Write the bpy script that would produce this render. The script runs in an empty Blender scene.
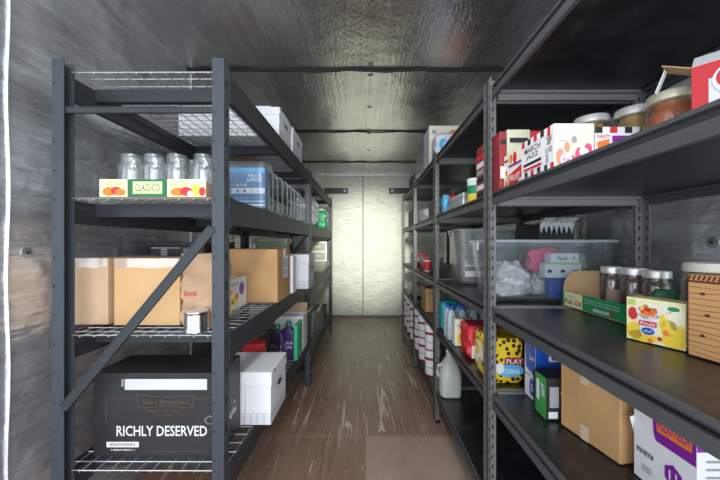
import bpy, math, random
from mathutils import Vector, Matrix
random.seed(7)
PI = math.pi
S = bpy.context.scene
C = S.collection
H = 1.22            # camera height above the floor

# ------------------------------------------------------------------ materials
MATS = {}
def principled(name):
    m = bpy.data.materials.new(name); m.use_nodes = True
    nt = m.node_tree
    return m, nt, nt.nodes['Principled BSDF']
def mat(name, col, rough=.5, metal=0., spec=.5, noise=0., nscale=20., bump=0., bscale=60., trans=0., ior=1.45):
    if name in MATS: return MATS[name]
    m, nt, b = principled(name)
    b.inputs['Base Color'].default_value = (*col, 1)
    b.inputs['Roughness'].default_value = rough
    b.inputs['Metallic'].default_value = metal
    b.inputs['Specular IOR Level'].default_value = spec
    b.inputs['Transmission Weight'].default_value = trans
    b.inputs['IOR'].default_value = ior
    tc = nt.nodes.new('ShaderNodeTexCoord')
    if noise:
        n = nt.nodes.new('ShaderNodeTexNoise'); n.inputs['Scale'].default_value = nscale; n.inputs['Detail'].default_value = 5
        nt.links.new(tc.outputs['Object'], n.inputs['Vector'])
        r = nt.nodes.new('ShaderNodeValToRGB')
        r.color_ramp.elements[0].position = .3; r.color_ramp.elements[1].position = .7
        r.color_ramp.elements[0].color = (*[c*(1-noise) for c in col], 1)
        r.color_ramp.elements[1].color = (*[min(1, c*(1+noise*.6)) for c in col], 1)
        nt.links.new(n.outputs['Fac'], r.inputs['Fac']); nt.links.new(r.outputs['Color'], b.inputs['Base Color'])
    if bump:
        n = nt.nodes.new('ShaderNodeTexNoise'); n.inputs['Scale'].default_value = bscale; n.inputs['Detail'].default_value = 4
        nt.links.new(tc.outputs['Object'], n.inputs['Vector'])
        bp = nt.nodes.new('ShaderNodeBump'); bp.inputs['Strength'].default_value = bump; bp.inputs['Distance'].default_value = .01
        nt.links.new(n.outputs['Fac'], bp.inputs['Height']); nt.links.new(bp.outputs['Normal'], b.inputs['Normal'])
    MATS[name] = m
    return m
def clear_plastic(name, tint=(.9,.93,.95), haze=.18, gloss=.12, rough=.12):
    if name in MATS: return MATS[name]
    m = bpy.data.materials.new(name); m.use_nodes = True
    nt = m.node_tree; nt.nodes.clear()
    out = nt.nodes.new('ShaderNodeOutputMaterial')
    tr = nt.nodes.new('ShaderNodeBsdfTransparent'); tr.inputs['Color'].default_value = (*tint, 1)
    df = nt.nodes.new('ShaderNodeBsdfDiffuse'); df.inputs['Color'].default_value = (*[min(1, c*.9) for c in tint], 1)
    gl = nt.nodes.new('ShaderNodeBsdfGlossy'); gl.inputs['Roughness'].default_value = rough
    m1 = nt.nodes.new('ShaderNodeMixShader'); m1.inputs[0].default_value = haze
    m2 = nt.nodes.new('ShaderNodeMixShader')
    lw = nt.nodes.new('ShaderNodeLayerWeight'); lw.inputs['Blend'].default_value = .5
    pw = nt.nodes.new('ShaderNodeMath'); pw.operation = 'POWER'; pw.inputs[1].default_value = 3.5
    nt.links.new(lw.outputs['Facing'], pw.inputs[0])
    ad = nt.nodes.new('ShaderNodeMath'); ad.operation = 'MULTIPLY_ADD'; ad.inputs[1].default_value = .6; ad.inputs[2].default_value = gloss*.25; ad.use_clamp = True
    nt.links.new(pw.outputs[0], ad.inputs[0])
    nt.links.new(tr.outputs[0], m1.inputs[1]); nt.links.new(df.outputs[0], m1.inputs[2])
    nt.links.new(m1.outputs[0], m2.inputs[1]); nt.links.new(gl.outputs[0], m2.inputs[2]); nt.links.new(ad.outputs[0], m2.inputs[0])
    nt.links.new(m2.outputs[0], out.inputs['Surface'])
    MATS[name] = m
    return m

def foil(name, base, scale, metal=.85, rough=.3, bump=.35, fine=(1,1,1), dark=.6, big=1.6, bigb=.8):
    """foil faced bubble insulation: stretched streaks + fine quilting"""
    m, nt, b = principled(name)
    tc = nt.nodes.new('ShaderNodeTexCoord')
    mp = nt.nodes.new('ShaderNodeMapping'); mp.inputs['Scale'].default_value = scale
    nt.links.new(tc.outputs['Object'], mp.inputs['Vector'])
    n = nt.nodes.new('ShaderNodeTexNoise'); n.inputs['Scale'].default_value = 1; n.inputs['Detail'].default_value = 6; n.inputs['Roughness'].default_value = .6
    nt.links.new(mp.outputs[0], n.inputs['Vector'])
    n2 = nt.nodes.new('ShaderNodeTexNoise'); n2.inputs['Scale'].default_value = big; n2.inputs['Detail'].default_value = 3
    nt.links.new(tc.outputs['Object'], n2.inputs['Vector'])
    vo = nt.nodes.new('ShaderNodeTexVoronoi'); vo.inputs['Scale'].default_value = 75
    mp2 = nt.nodes.new('ShaderNodeMapping'); mp2.inputs['Scale'].default_value = fine
    nt.links.new(tc.outputs['Object'], mp2.inputs['Vector']); nt.links.new(mp2.outputs[0], vo.inputs['Vector'])
    r = nt.nodes.new('ShaderNodeValToRGB')
    r.color_ramp.elements[0].position = .3; r.color_ramp.elements[1].position = .72
    r.color_ramp.elements[0].color = (*[c*dark for c in base], 1); r.color_ramp.elements[1].color = (*base, 1)
    mx = nt.nodes.new('ShaderNodeMath'); mx.operation = 'MULTIPLY_ADD'; mx.inputs[1].default_value = .6; mx.inputs[2].default_value = .2
    nt.links.new(n.outputs['Fac'], mx.inputs[0])
    ad = nt.nodes.new('ShaderNodeMath'); ad.operation = 'MULTIPLY_ADD'; ad.inputs[1].default_value = .4
    nt.links.new(n2.outputs['Fac'], ad.inputs[0]); nt.links.new(mx.outputs[0], ad.inputs[2])
    sb = nt.nodes.new('ShaderNodeMath'); sb.operation = 'SUBTRACT'; sb.inputs[1].default_value = .15
    nt.links.new(ad.outputs[0], sb.inputs[0])
    nt.links.new(sb.outputs[0], r.inputs['Fac']); nt.links.new(r.outputs['Color'], b.inputs['Base Color'])
    b.inputs['Metallic'].default_value = metal
    rr = nt.nodes.new('ShaderNodeMapRange'); rr.inputs['To Min'].default_value = rough-.08; rr.inputs['To Max'].default_value = rough+.15
    nt.links.new(n2.outputs['Fac'], rr.inputs['Value']); nt.links.new(rr.outputs[0], b.inputs['Roughness'])
    b1 = nt.nodes.new('ShaderNodeBump'); b1.inputs['Strength'].default_value = bump; b1.inputs['Distance'].default_value = .006
    nt.links.new(n.outputs['Fac'], b1.inputs['Height'])
    b2 = nt.nodes.new('ShaderNodeBump'); b2.inputs['Strength'].default_value = .35; b2.inputs['Distance'].default_value = .003
    nt.links.new(vo.outputs['Distance'], b2.inputs['Height']); nt.links.new(b1.outputs['Normal'], b2.inputs['Normal'])
    b3 = nt.nodes.new('ShaderNodeBump'); b3.inputs['Strength'].default_value = bigb; b3.inputs['Distance'].default_value = .05
    nt.links.new(n2.outputs['Fac'], b3.inputs['Height']); nt.links.new(b2.outputs['Normal'], b3.inputs['Normal'])
    nt.links.new(b3.outputs['Normal'], b.inputs['Normal'])
    return m

FOIL_W = foil('foil wall', (.93,.96,1.0), (3.0, 4.0, 40), metal=.78, rough=.27, bump=.8, fine=(1,.45,1), dark=.42, big=4.5, bigb=.7)
FOIL_C = foil('foil ceiling', (.82,.81,.79), (42, 1.4, 3), metal=.90, rough=.20, bump=.40, fine=(1,.4,1), dark=.5, bigb=.5)
FOIL_D = foil('foil door', (.80,.83,.66), (5, 3, 50), metal=.2, rough=.42, bump=.9, fine=(.5,1,1.3), dark=.60)
FOIL_H = foil('foil header', (.55,.54,.50), (3, 3, 20), metal=.6, rough=.4, bump=.3)
POST = mat('blue grey powder coat', (.047,.055,.066), .45, .1, .5, bump=.08, bscale=300)
BEAM = mat('charcoal powder coat', (.031,.035,.040), .48, .1, .5, bump=.08, bscale=300)
SLOT = mat('slot shadow', (.006,.006,.007), .9)
WIRE = mat('zinc wire', (.55,.56,.57), .35, .7)
RPOST = mat('silver vein steel', (.17,.17,.168), .5, .1, .5, noise=.12, nscale=180, bump=.1, bscale=200)
RBEAM = mat('shaded vein steel', (.068,.071,.076), .40, .1, .5, noise=.12, nscale=180, bump=.08, bscale=200)  # same rack steel, darkened: shade on aisle faces put into the colour
REND = mat('lit vein steel', (.24,.24,.235), .45, .2, .5, noise=.12, nscale=180)  # same rack steel, lightened: light on the end beams put into the colour
BLACK = mat('black recess', (.008,.008,.009), .6)
# laminate with scuffs
def laminate():
    m, nt, b = principled('black laminate')
    tc = nt.nodes.new('ShaderNodeTexCoord')
    n = nt.nodes.new('ShaderNodeTexNoise'); n.inputs['Scale'].default_value = 9; n.inputs['Detail'].default_value = 8; n.inputs['Roughness'].default_value = .7
    nt.links.new(tc.outputs['Object'], n.inputs['Vector'])
    r = nt.nodes.new('ShaderNodeValToRGB')
    r.color_ramp.elements[0].position = .45; r.color_ramp.elements[0].color = (.011,.011,.012,1)
    r.color_ramp.elements[1].position = .85; r.color_ramp.elements[1].color = (.05,.05,.052,1)
    nt.links.new(n.outputs['Fac'], r.inputs['Fac']); nt.links.new(r.outputs['Color'], b.inputs['Base Color'])
    rr = nt.nodes.new('ShaderNodeMapRange'); rr.inputs['To Min'].default_value = .22; rr.inputs['To Max'].default_value = .42
    nt.links.new(n.outputs['Fac'], rr.inputs['Value']); nt.links.new(rr.outputs[0], b.inputs['Roughness'])
    b.inputs['Specular IOR Level'].default_value = .6
    return m
LAM = laminate()
KRAFT = mat('kraft cardboard', (.56,.36,.19), .75, noise=.12, nscale=9)
KRAFT2 = mat('pale kraft cardboard', (.60,.40,.25), .75, noise=.10, nscale=7)
KRAFT3 = mat('orange kraft cardboard', (.52,.30,.13), .72, noise=.15, nscale=8)
KRAFTD = mat('kraft seam', (.36,.22,.11), .8)
TAPE = mat('packing tape', (.62,.50,.36), .22)
TAPEC = clear_plastic('clear tape', (.95,.93,.88), .35, .6, .1)
WHITE = mat('white card', (.78,.78,.79), .6)
WHITE2 = mat('white fileboard', (.74,.75,.77), .65, noise=.03, nscale=6)
GRID = mat('grey plaid print', (.30,.31,.33), .65)
INK = mat('black ink', (.02,.02,.02), .6)
GREYP = mat('grey print', (.35,.35,.36), .6)
RED = mat('red print', (.62,.03,.04), .4)
DRED = mat('dark red print', (.28,.03,.04), .45)
ORANGE = mat('orange print', (.85,.20,.03), .4)
YEL = mat('yellow print', (.85,.62,.06), .35)
YELP = mat('pale yellow print', (.86,.78,.42), .4)
CREAM = mat('cream print', (.80,.76,.62), .5)
GREEN = mat('green print', (.01,.27,.09), .4)
LGREEN = mat('lime print', (.45,.60,.18), .45)
DGREEN = mat('dark green print', (.02,.14,.06), .45)
BLUE = mat('blue print', (.015,.08,.42), .3)
MBLUE = mat('steel blue print', (.07,.20,.40), .4)
LBLUE = mat('light blue print', (.10,.45,.75), .35)
PURP = mat('purple print', (.22,.02,.30), .35)
PURD = mat('dark violet plastic', (.055,.03,.13), .35)
PINK = mat('pink plastic', (.80,.10,.22), .4)
BROWNI = mat('brown line print', (.10,.035,.02), .6)
PAPER = mat('brown paper', (.50,.325,.20), .8, noise=.18, nscale=14, bump=.9, bscale=22)
BLKCARD = mat('black carton print', (.030,.029,.030), .42, noise=.25, nscale=5)
GOLD = mat('dull gold print', (.095,.073,.042), .5)
STEEL = mat('tin', (.72,.73,.74), .25, 1.)
LIDM = mat('brushed lid', (.72,.71,.68), .35, .45)
LIDG = mat('gold lid', (.72,.70,.52), .35, .4)
LIDW = mat('ivory lid', (.72,.70,.62), .4)
PASTA = mat('yellow noodles', (.60,.36,.08), .6, noise=.5, nscale=60, bump=.5, bscale=80)
SAUCE = mat('orange preserve', (.60,.13,.02), .3, noise=.4, nscale=30)
COFFEE = mat('dark brown contents', (.14,.045,.03), .45, noise=.4, nscale=60)
BATTING = mat('shredded white filling', (.72,.68,.66), .9, noise=.25, nscale=45, bump=1., bscale=60)
FLOURB = mat('flour bag paper', (.62,.54,.47), .8, noise=.1, nscale=12)
PLASTW = mat('milky plastic', (.62,.64,.56), .35, trans=.25)
DARKP = mat('black plastic', (.015,.015,.016), .35)
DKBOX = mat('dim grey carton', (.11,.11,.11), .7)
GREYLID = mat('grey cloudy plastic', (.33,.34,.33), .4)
PLAST = clear_plastic('clear storage plastic', haze=.05)
PLASTM = clear_plastic('milky storage plastic', (.80,.83,.83), .20, .15, .25)
PLASTB = clear_plastic('bluish clear clamshell', (.88,.93,.94), .20, .5, .1)
PLASTG = clear_plastic('greenish cloudy plastic', (.75,.80,.62), .45, .2, .2)
FILM = clear_plastic('wrap film', (.9,.92,.95), .35, .6, .12)
GLASS = clear_plastic('jar glass', (.95,.97,.97), .06, .45, .04)
JARB = clear_plastic('jar glass full', (.90,.90,.88), .03, .25, .05)
def polka():
    m, nt, b = principled('yellow polka film')
    tc = nt.nodes.new('ShaderNodeTexCoord'); v = nt.nodes.new('ShaderNodeTexVoronoi'); v.inputs['Scale'].default_value = 42; v.inputs['Randomness'].default_value = .8
    nt.links.new(tc.outputs['Object'], v.inputs['Vector'])
    r = nt.nodes.new('ShaderNodeValToRGB'); r.color_ramp.interpolation = 'CONSTANT'
    r.color_ramp.elements[0].color = (.06,.035,.02,1); r.color_ramp.elements[1].position = .36; r.color_ramp.elements[1].color = (.86,.60,.03,1)
    nt.links.new(v.outputs['Distance'], r.inputs['Fac']); nt.links.new(r.outputs['Color'], b.inputs['Base Color'])
    b.inputs['Roughness'].default_value = .25
    return m
POLKA = polka()
def floor_mat():
    m, nt, b = principled('scuffed plywood floor')
    L = nt.links.new; N = nt.nodes.new
    tc = N('ShaderNodeTexCoord'); sp = N('ShaderNodeSeparateXYZ'); L(tc.outputs['Object'], sp.inputs[0])
    def noise(scale, vec, detail=6, rough=.6, dist=0.):
        mp = N('ShaderNodeMapping'); mp.inputs['Scale'].default_value = vec; L(tc.outputs['Object'], mp.inputs['Vector'])
        n = N('ShaderNodeTexNoise'); n.inputs['Scale'].default_value = scale; n.inputs['Detail'].default_value = detail
        n.inputs['Roughness'].default_value = rough; n.inputs['Distortion'].default_value = dist
        L(mp.outputs[0], n.inputs['Vector']); return n.outputs['Fac']
    def math_(op, a, b_=None, c=None, clamp=False):
        n = N('ShaderNodeMath'); n.operation = op; n.use_clamp = clamp
        for i, v in enumerate((a, b_, c)):
            if v is None: continue
            if isinstance(v, (int, float)): n.inputs[i].default_value = v
            else: L(v, n.inputs[i])
        return n.outputs[0]
    def mix(f, a, b_):
        n = N('ShaderNodeMix'); n.data_type = 'RGBA'
        L(f, n.inputs[0]) if not isinstance(f, float) else setattr(n.inputs[0], 'default_value', f)
        for i, v in ((6, a), (7, b_)):
            if isinstance(v, tuple): n.inputs[i].default_value = (*v, 1)
            else: L(v, n.inputs[i])
        return n.outputs[2]
    def ramp(f, lo, hi):
        n = N('ShaderNodeMapRange'); n.inputs['From Min'].default_value = lo; n.inputs['From Max'].default_value = hi; L(f, n.inputs['Value']); return n.outputs[0]
    grain = noise(1, (38, 2.2, 1), 7, .7)
    blot = noise(3.0, (1, .6, 1), 4, .6)
    col = mix(ramp(grain, .3, .7), (.125,.066,.045), (.34,.20,.14))
    col = mix(ramp(blot, .3, .75), col, (.31,.205,.15))
    col_smooth = mix(ramp(blot, .3, .7), (.32,.23,.175), (.45,.345,.27))
    pm = math_('MULTIPLY', ramp(sp.outputs['X'], -.002, .002), ramp(sp.outputs['Y'], 2.032, 2.028))
    col = mix(pm, col, col_smooth)
    # scratches along and across
    def contour(vec, w, dist, off):
        n_ = noise(1, vec, 2, .5, dist)
        return math_('LESS_THAN', math_('ABSOLUTE', math_('SUBTRACT', n_, off)), w)
    s1 = math_('MULTIPLY', contour((5, .13, 1), .0040, .25, .5), ramp(noise(2, (1.7, .8, 1), 3), .45, .55))
    s4 = math_('MULTIPLY', contour((3.4, .25, 2), .0035, .4, .47), ramp(noise(2.3, (1.1, 1.3, 3), 3), .48, .56))
    s5 = math_('MULTIPLY', contour((10, .22, 4), .007, .3, .53), ramp(noise(1.7, (2, .7, 5), 3), .5, .58))
    s1 = math_('MAXIMUM', s1, math_('MAXIMUM', s4, s5))
    s2 = ramp(noise(1, (70, 1.6, 1), 2, .5, .3), .67, .72)
    s3 = ramp(noise(1, (14, .8, 1), 4, .6, .5), .63, .66)
    sc = math_('MAXIMUM', math_('MAXIMUM', s1, s2), s3)
    wear = ramp(noise(1.3, (1, 1, 1), 3), .35, .6)
    sc = math_('MULTIPLY', math_('MAXIMUM', math_('MULTIPLY', math_('MAXIMUM', s2, s3), wear), s1), .8)
    fine = math_('MULTIPLY', ramp(noise(1, (18, 9, 1), 9, .85), .58, .66), .6)
    sc = math_('MAXIMUM', sc, fine)
    col = mix(math_('MULTIPLY', sc, math_('SUBTRACT', 1., math_('MULTIPLY', pm, .8))), col, (.68,.58,.48))
    # panel joints
    def band(o, at, w):
        return math_('LESS_THAN', math_('ABSOLUTE', math_('SUBTRACT', o, at)), w)
    j = math_('MAXIMUM', band(sp.outputs['Y'], 2.03, .007), math_('MULTIPLY', band(sp.outputs['X'], 0., .002), .6))
    col = mix(j, col, (.36,.27,.19))
    col = mix(math_('MAXIMUM', band(sp.outputs['Y'], 3.97, .006), band(sp.outputs['Y'], .8, .006)), col, (.03,.022,.018))
    L(col, b.inputs['Base Color'])
    b.inputs['Roughness'].default_value = .36; b.inputs['Specular IOR Level'].default_value = .45
    bp = N('ShaderNodeBump'); bp.inputs['Strength'].default_value = .25; bp.inputs['Distance'].default_value = .004
    L(grain, bp.inputs['Height']); L(bp.outputs['Normal'], b.inputs['Normal'])
    return m
FLOOR = floor_mat()

# ------------------------------------------------------------------ mesh builder
_tc = {}
def text_geo(s):
    if s in _tc: return _tc[s]
    cu = bpy.data.curves.new('t', 'FONT'); cu.body = s; cu.size = 1; cu.resolution_u = 2; cu.offset = .012
    ob = bpy.data.objects.new('t', cu); C.objects.link(ob)
    dg = bpy.context.evaluated_depsgraph_get(); dg.update()
    me = ob.evaluated_get(dg).to_mesh()
    vs = [(v.co.x, v.co.y) for v in me.vertices]; fs = [tuple(p.vertices) for p in me.polygons]
    ob.evaluated_get(dg).to_mesh_clear()
    bpy.data.objects.remove(ob); bpy.data.curves.remove(cu)
    x0 = min(v[0] for v in vs); x1 = max(v[0] for v in vs); y0 = min(v[1] for v in vs); y1 = max(v[1] for v in vs)
    _tc[s] = ([((x-x0)/(x1-x0), (y-y0)/(y1-y0)) for x, y in vs], fs)
    return _tc[s]

class MB:
    def __init__(s): s.v = []; s.f = []; s.m = []; s.mats = []; s.sm = []
    def mi(s, m):
        if m not in s.mats: s.mats.append(m)
        return s.mats.index(m)
    def add(s, vs, fs, m, smooth=False):
        b = len(s.v); s.v += [tuple(v) for v in vs]; k = s.mi(m)
        for f in fs: s.f.append(tuple(b+i for i in f)); s.m.append(k); s.sm.append(smooth)
        return s
    def box(s, x0, x1, y0, y1, z0, z1, m, M=None):
        vs = [Vector(p) for p in ((x0,y0,z0),(x1,y0,z0),(x1,y1,z0),(x0,y1,z0),(x0,y0,z1),(x1,y0,z1),(x1,y1,z1),(x0,y1,z1))]
        if M: vs = [M @ v for v in vs]
        return s.add(vs, [(0,3,2,1),(4,5,6,7),(0,1,5,4),(1,2,6,5),(2,3,7,6),(3,0,4,7)], m)
    def prism(s, poly, axis, a0, a1, m):
        """poly: 2D points; extruded along axis from a0 to a1"""
        def P(p, a):
            return {'x': (a, p[0], p[1]), 'y': (p[0], a, p[1]), 'z': (p[0], p[1], a)}[axis]
        n = len(poly)
        vs = [P(p, a0) for p in poly] + [P(p, a1) for p in poly]
        fs = [tuple(range(n)), tuple(range(2*n-1, n-1, -1))] + [(i, n+i, n+(i+1) % n, (i+1) % n) for i in range(n)]
        return s.add(vs, fs, m)
    def lathe(s, prof, m, cx=0, cy=0, n=28, cap=True):
        vs = []
        for r, z in prof:
            for k in range(n):
                a = 2*PI*k/n; vs.append((cx+r*math.cos(a), cy+r*math.sin(a), z))
        fs = []
        for i in range(len(prof)-1):
            for k in range(n):
                fs.append((i*n+k, i*n+(k+1) % n, (i+1)*n+(k+1) % n, (i+1)*n+k))
        if cap:
            fs.append(tuple(range(n-1, -1, -1))); fs.append(tuple((len(prof)-1)*n+k for k in range(n)))
        return s.add(vs, fs, m, True)
    def loft(s, rings, m, cap0=True, cap1=True, smooth=True):
        n = len(rings[0]); vs = [p for r in rings for p in r]; fs = []
        for i in range(len(rings)-1):
            for k in range(n):
                fs.append((i*n+k, i*n+(k+1) % n, (i+1)*n+(k+1) % n, (i+1)*n+k))
        if cap0: fs.append(tuple(range(n-1, -1, -1)))
        if cap1: fs.append(tuple((len(rings)-1)*n+k for k in range(n)))
        return s.add(vs, fs, m, smooth)
    def tube(s, pts, r, m, n=6):
        rings = []
        for i, p in enumerate(pts):
            p = Vector(p); t = (Vector(pts[min(i+1, len(pts)-1)])-Vector(pts[max(i-1, 0)])).normalized()
            a = t.orthogonal().normalized() if abs(t.z) > .9 else t.cross(Vector((0,0,1))).normalized()
            b = t.cross(a)
            rings.append([p+a*r*math.cos(2*PI*k/n)+b*r*math.sin(2*PI*k/n) for k in range(n)])
        return s.loft(rings, m)
    # flat print on a face frame F = (O, u, v, n, w, h); coordinates 0..1
    def _pt(s, F, a, b, lay): O, u, v, n, w, h = F; return O+u*(a*w)+v*(b*h)+n*(.0006*lay)
    def rect(s, F, m, a0, b0, a1, b1, lay=1):
        return s.add([s._pt(F,a0,b0,lay), s._pt(F,a1,b0,lay), s._pt(F,a1,b1,lay), s._pt(F,a0,b1,lay)], [(0,1,2,3)], m)
    def poly(s, F, m, pts, lay=1):
        return s.add([s._pt(F,a,b,lay) for a, b in pts], [tuple(range(len(pts)))], m)
    def ell(s, F, m, a, b, ra, rb, lay=1, n=20):
        return s.poly(F, m, [(a+ra*math.cos(2*PI*k/n), b+rb*math.sin(2*PI*k/n)) for k in range(n)], lay)
    def text(s, F, m, t, a0, b0, a1, b1, lay=2):
        vs, fs = text_geo(t)
        return s.add([s._pt(F, a0+(a1-a0)*x, b0+(b1-b0)*y, lay) for x, y in vs], fs, m)
    def build(s, name, parent=None, bevel=0, label=None):
        me = bpy.data.meshes.new(name); me.from_pydata(s.v, [], s.f)
        for m in s.mats: me.materials.append(m)
        me.polygons.foreach_set('material_index', s.m); me.polygons.foreach_set('use_smooth', s.sm)
        me.update()
        o = bpy.data.objects.new(name, me); C.objects.link(o)
        if parent: o.parent = parent
        if bevel:
            b = o.modifiers.new('b', 'BEVEL'); b.width = bevel; b.segments = 2; b.limit_method = 'ANGLE'; b.angle_limit = math.radians(50)
        if any(s.sm):
            try:
                me.set_sharp_from_angle(angle=math.radians(40))
            except Exception: pass
        if label: o['label'] = label
        return o

def rr(w, d, r, z, cx=0, cy=0, n=4):
    """rounded rectangle ring"""
    r = min(r, w/2-.0001, d/2-.0001); out = []
    for qx, qy, a0 in ((1,1,0),(-1,1,90),(-1,-1,180),(1,-1,270)):
        for k in range(n+1):
            a = math.radians(a0+90*k/n)
            out.append((cx+qx*(w/2-r)+r*math.cos(a), cy+qy*(d/2-r)+r*math.sin(a), z))
    return out
def FR(face, w, d, h, e=.0004, z=0):
    V = Vector
    if face == 'front': return (V((-w/2,-d/2-e,z)), V((1,0,0)), V((0,0,1)), V((0,-1,0)), w, h)
    if face == 'left':  return (V((-w/2-e,d/2,z)), V((0,-1,0)), V((0,0,1)), V((-1,0,0)), d, h)
    if face == 'right': return (V((w/2+e,-d/2,z)), V((0,1,0)), V((0,0,1)), V((1,0,0)), d, h)
    if face == 'top':   return (V((-w/2,-d/2,z+h+e)), V((1,0,0)), V((0,1,0)), V((0,0,1)), w, d)
def thing(name, label, cat, loc=(0,0,0), rz=0, group=None):
    o = bpy.data.objects.new(name, None); C.objects.link(o); o.empty_display_size = .05
    o.location = loc; o.rotation_euler = (0,0,rz); o['label'] = label; o['category'] = cat
    if group: o['group'] = group
    return o
def kids(o): return [c for c in C.objects if c.parent == o]
def copy_tree(o, loc=None, label=None, rz=None, parent=None):
    c = o.copy(); C.objects.link(c)
    if parent: c.parent = parent
    if loc is not None: c.location = loc
    if rz is not None: c.rotation_euler = (0,0,rz)
    if label: c['label'] = label
    for k in kids(o): copy_tree(k, parent=c)
    return c
def struct(name, mb, **k):
    o = mb.build(name, **k); o['kind'] = 'structure'; return o

# ------------------------------------------------------------------ the container
XL, XR, D, ZC = -1.20, 1.15, 5.36, H+1.175
Y0 = -.75
struct('floor', MB().box(XL-.05, XR+.05, Y0, D+.1, -.05, 0, FLOOR))
cl = struct('ceiling', MB().box(XL-.05, XR+.05, Y0, D+.1, ZC, ZC+.04, FOIL_C))
wl = struct('wall_left', MB().box(XL-.05, XL, Y0, D+.1, 0, ZC, FOIL_W))
wr = struct('wall_right', MB().box(XR, XR+.05, Y0, D+.1, 0, ZC, FOIL_W))
struct('wall_back', MB().box(XL, XR, D+.05, D+.09, 0, ZC, FOIL_H))
SEAM = mat('dark seam gap', (.012,.012,.012), .7)
SEAMW = mat('bright foil edge', (.85,.87,.90), .35, .4)
WASH = mat('washer plate', (.42,.43,.42), .35, .8)
for k, y in enumerate((1.025, 2.15, 3.33, 4.57)):
    mb = MB(); pts = []
    for i in range(41):
        x = XL+(XR-XL)*i/40; pts.append((x, y+.006*math.sin(i*.9)+.003*math.sin(i*2.3), ZC-.004-.006*abs(math.sin(i*.35))))
    mb.tube(pts, .010 if k < 2 else .008, SEAM); mb.build('seam', cl)
    for X, w in ((XL+.003, wl), (XR-.003, wr)):
        if k == 0 and X > 0: continue
        mb = MB(); mb.tube([(X, y+.045+.004*math.sin(i*.8), .02+i*(ZC-.03)/30) for i in range(31)], .004, SEAMW); mb.build('seam', w)
def washer(parent, loc, axis):
    mb = MB(); mb.lathe([(.0185,0),(.0185,.003),(.012,.0045),(.006,.005)], WASH, n=20)
    mb.lathe([(.005,.005),(.0045,.009)], SEAM, n=10)
    o = mb.build('washer', parent); o.location = loc
    o.rotation_euler = {'+x': (0,PI/2,0), '-x': (0,-PI/2,0), '-z': (PI,0,0), '-y': (PI/2,0,0)}[axis]
for y in (1.13, 2.3, 3.5, 4.7):
    washer(wl, (XL, y, H-.03), '+x'); washer(wl, (XL, y, H+.95), '+x'); washer(wl, (XL, y, H-.9), '+x')
    washer(wr, (XR, y-.07, H+.005), '-x'); washer(wr, (XR, y-.07, H+.95), '-x')
for y in (1.54, 2.08, 2.22, 2.74, 3.28, 3.4, 4.0, 4.52): washer(cl, (.03, y, ZC), '-z')
# end doors
def far_door(name, x0, x1, brx):
    mb = MB().box(x0, x1, D, D+.05, .03, ZC-.045, FOIL_D)
    o = struct(name, mb)
    for z in (.085, 1.215, H+1.12-.01):
        for X in (-.045,): pass
    return o
d1 = far_door('door_1', XL+.05, -.056, 0); d2 = far_door('door_2', -.044, XR-.05, 0)
struct('trim_1', MB().box(XL, XR, D-.03, D+.05, ZC-.045, ZC, FOIL_H))
struct('trim_2', MB().box(XL, XR, D-.02, D+.05, 0, .028, mat('steel sill', (.20,.19,.17), .5, .5)))
struct('trim_3', MB().box(-.057, -.043, D+.012, D+.049, .03, ZC-.046, SEAM))
for z in (.075, 1.18, H+1.105):
    washer(d1, (-.145, D, z), '-y'); washer(d2, (.04, D, z), '-y')
for dd, xa, xb, xs in ((d1, -.70, -.30, -.35), (d2, .385, .76, .44)):
    mb = MB().box(xa, xb, D-.022, D-.001, 2.06, 2.155, DARKP); br = mb.build('door_bracket', dd, bevel=.004)
    mb = MB().box(xs-.025, xs+.02, D-.026, D-.0225, 2.085, 2.13, mat('worn plate', (.25,.25,.24), .4, .5))
    mb.build('strike_plate', br)

# ------------------------------------------------------------------ left wire-deck racks
W = .595; PW = .042
def c_post(name_mb, x, y, z1, side, front=True):
    """C channel, open towards the inside of the rack; side=+1 post at aisle"""
    t = .003; X0, X1 = (x-PW, x)
    if side > 0: poly = [(X1,y),(X1,y+PW),(X0,y+PW),(X0,y+PW-t),(X1-t,y+PW-t),(X1-t,y+t),(X0,y+t),(X0,y)]
    else:        poly = [(X0,y),(X0,y+PW),(X1,y+PW),(X1,y+PW-t),(X0+t,y+PW-t),(X0+t,y+t),(X1,y+t),(X1,y)]
    name_mb.prism(poly, 'z', 0, z1, POST)
    xs = X1 if side > 0 else X0
    z = .06
    while z < z1-.03:
        e = .0006*side
        name_mb.box(min(xs, xs+e), max(xs, xs+e), y+.014, y+.022, z, z+.028, SLOT)
        if front: name_mb.box(X0+.006, X0+.010, y-.0005, y, z+.01, z+.018, SLOT)
        z += .10
    name_mb.box(X0+.002, X1-.002, y+.002, y+PW-.002, 0, .004, BEAM)
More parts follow.
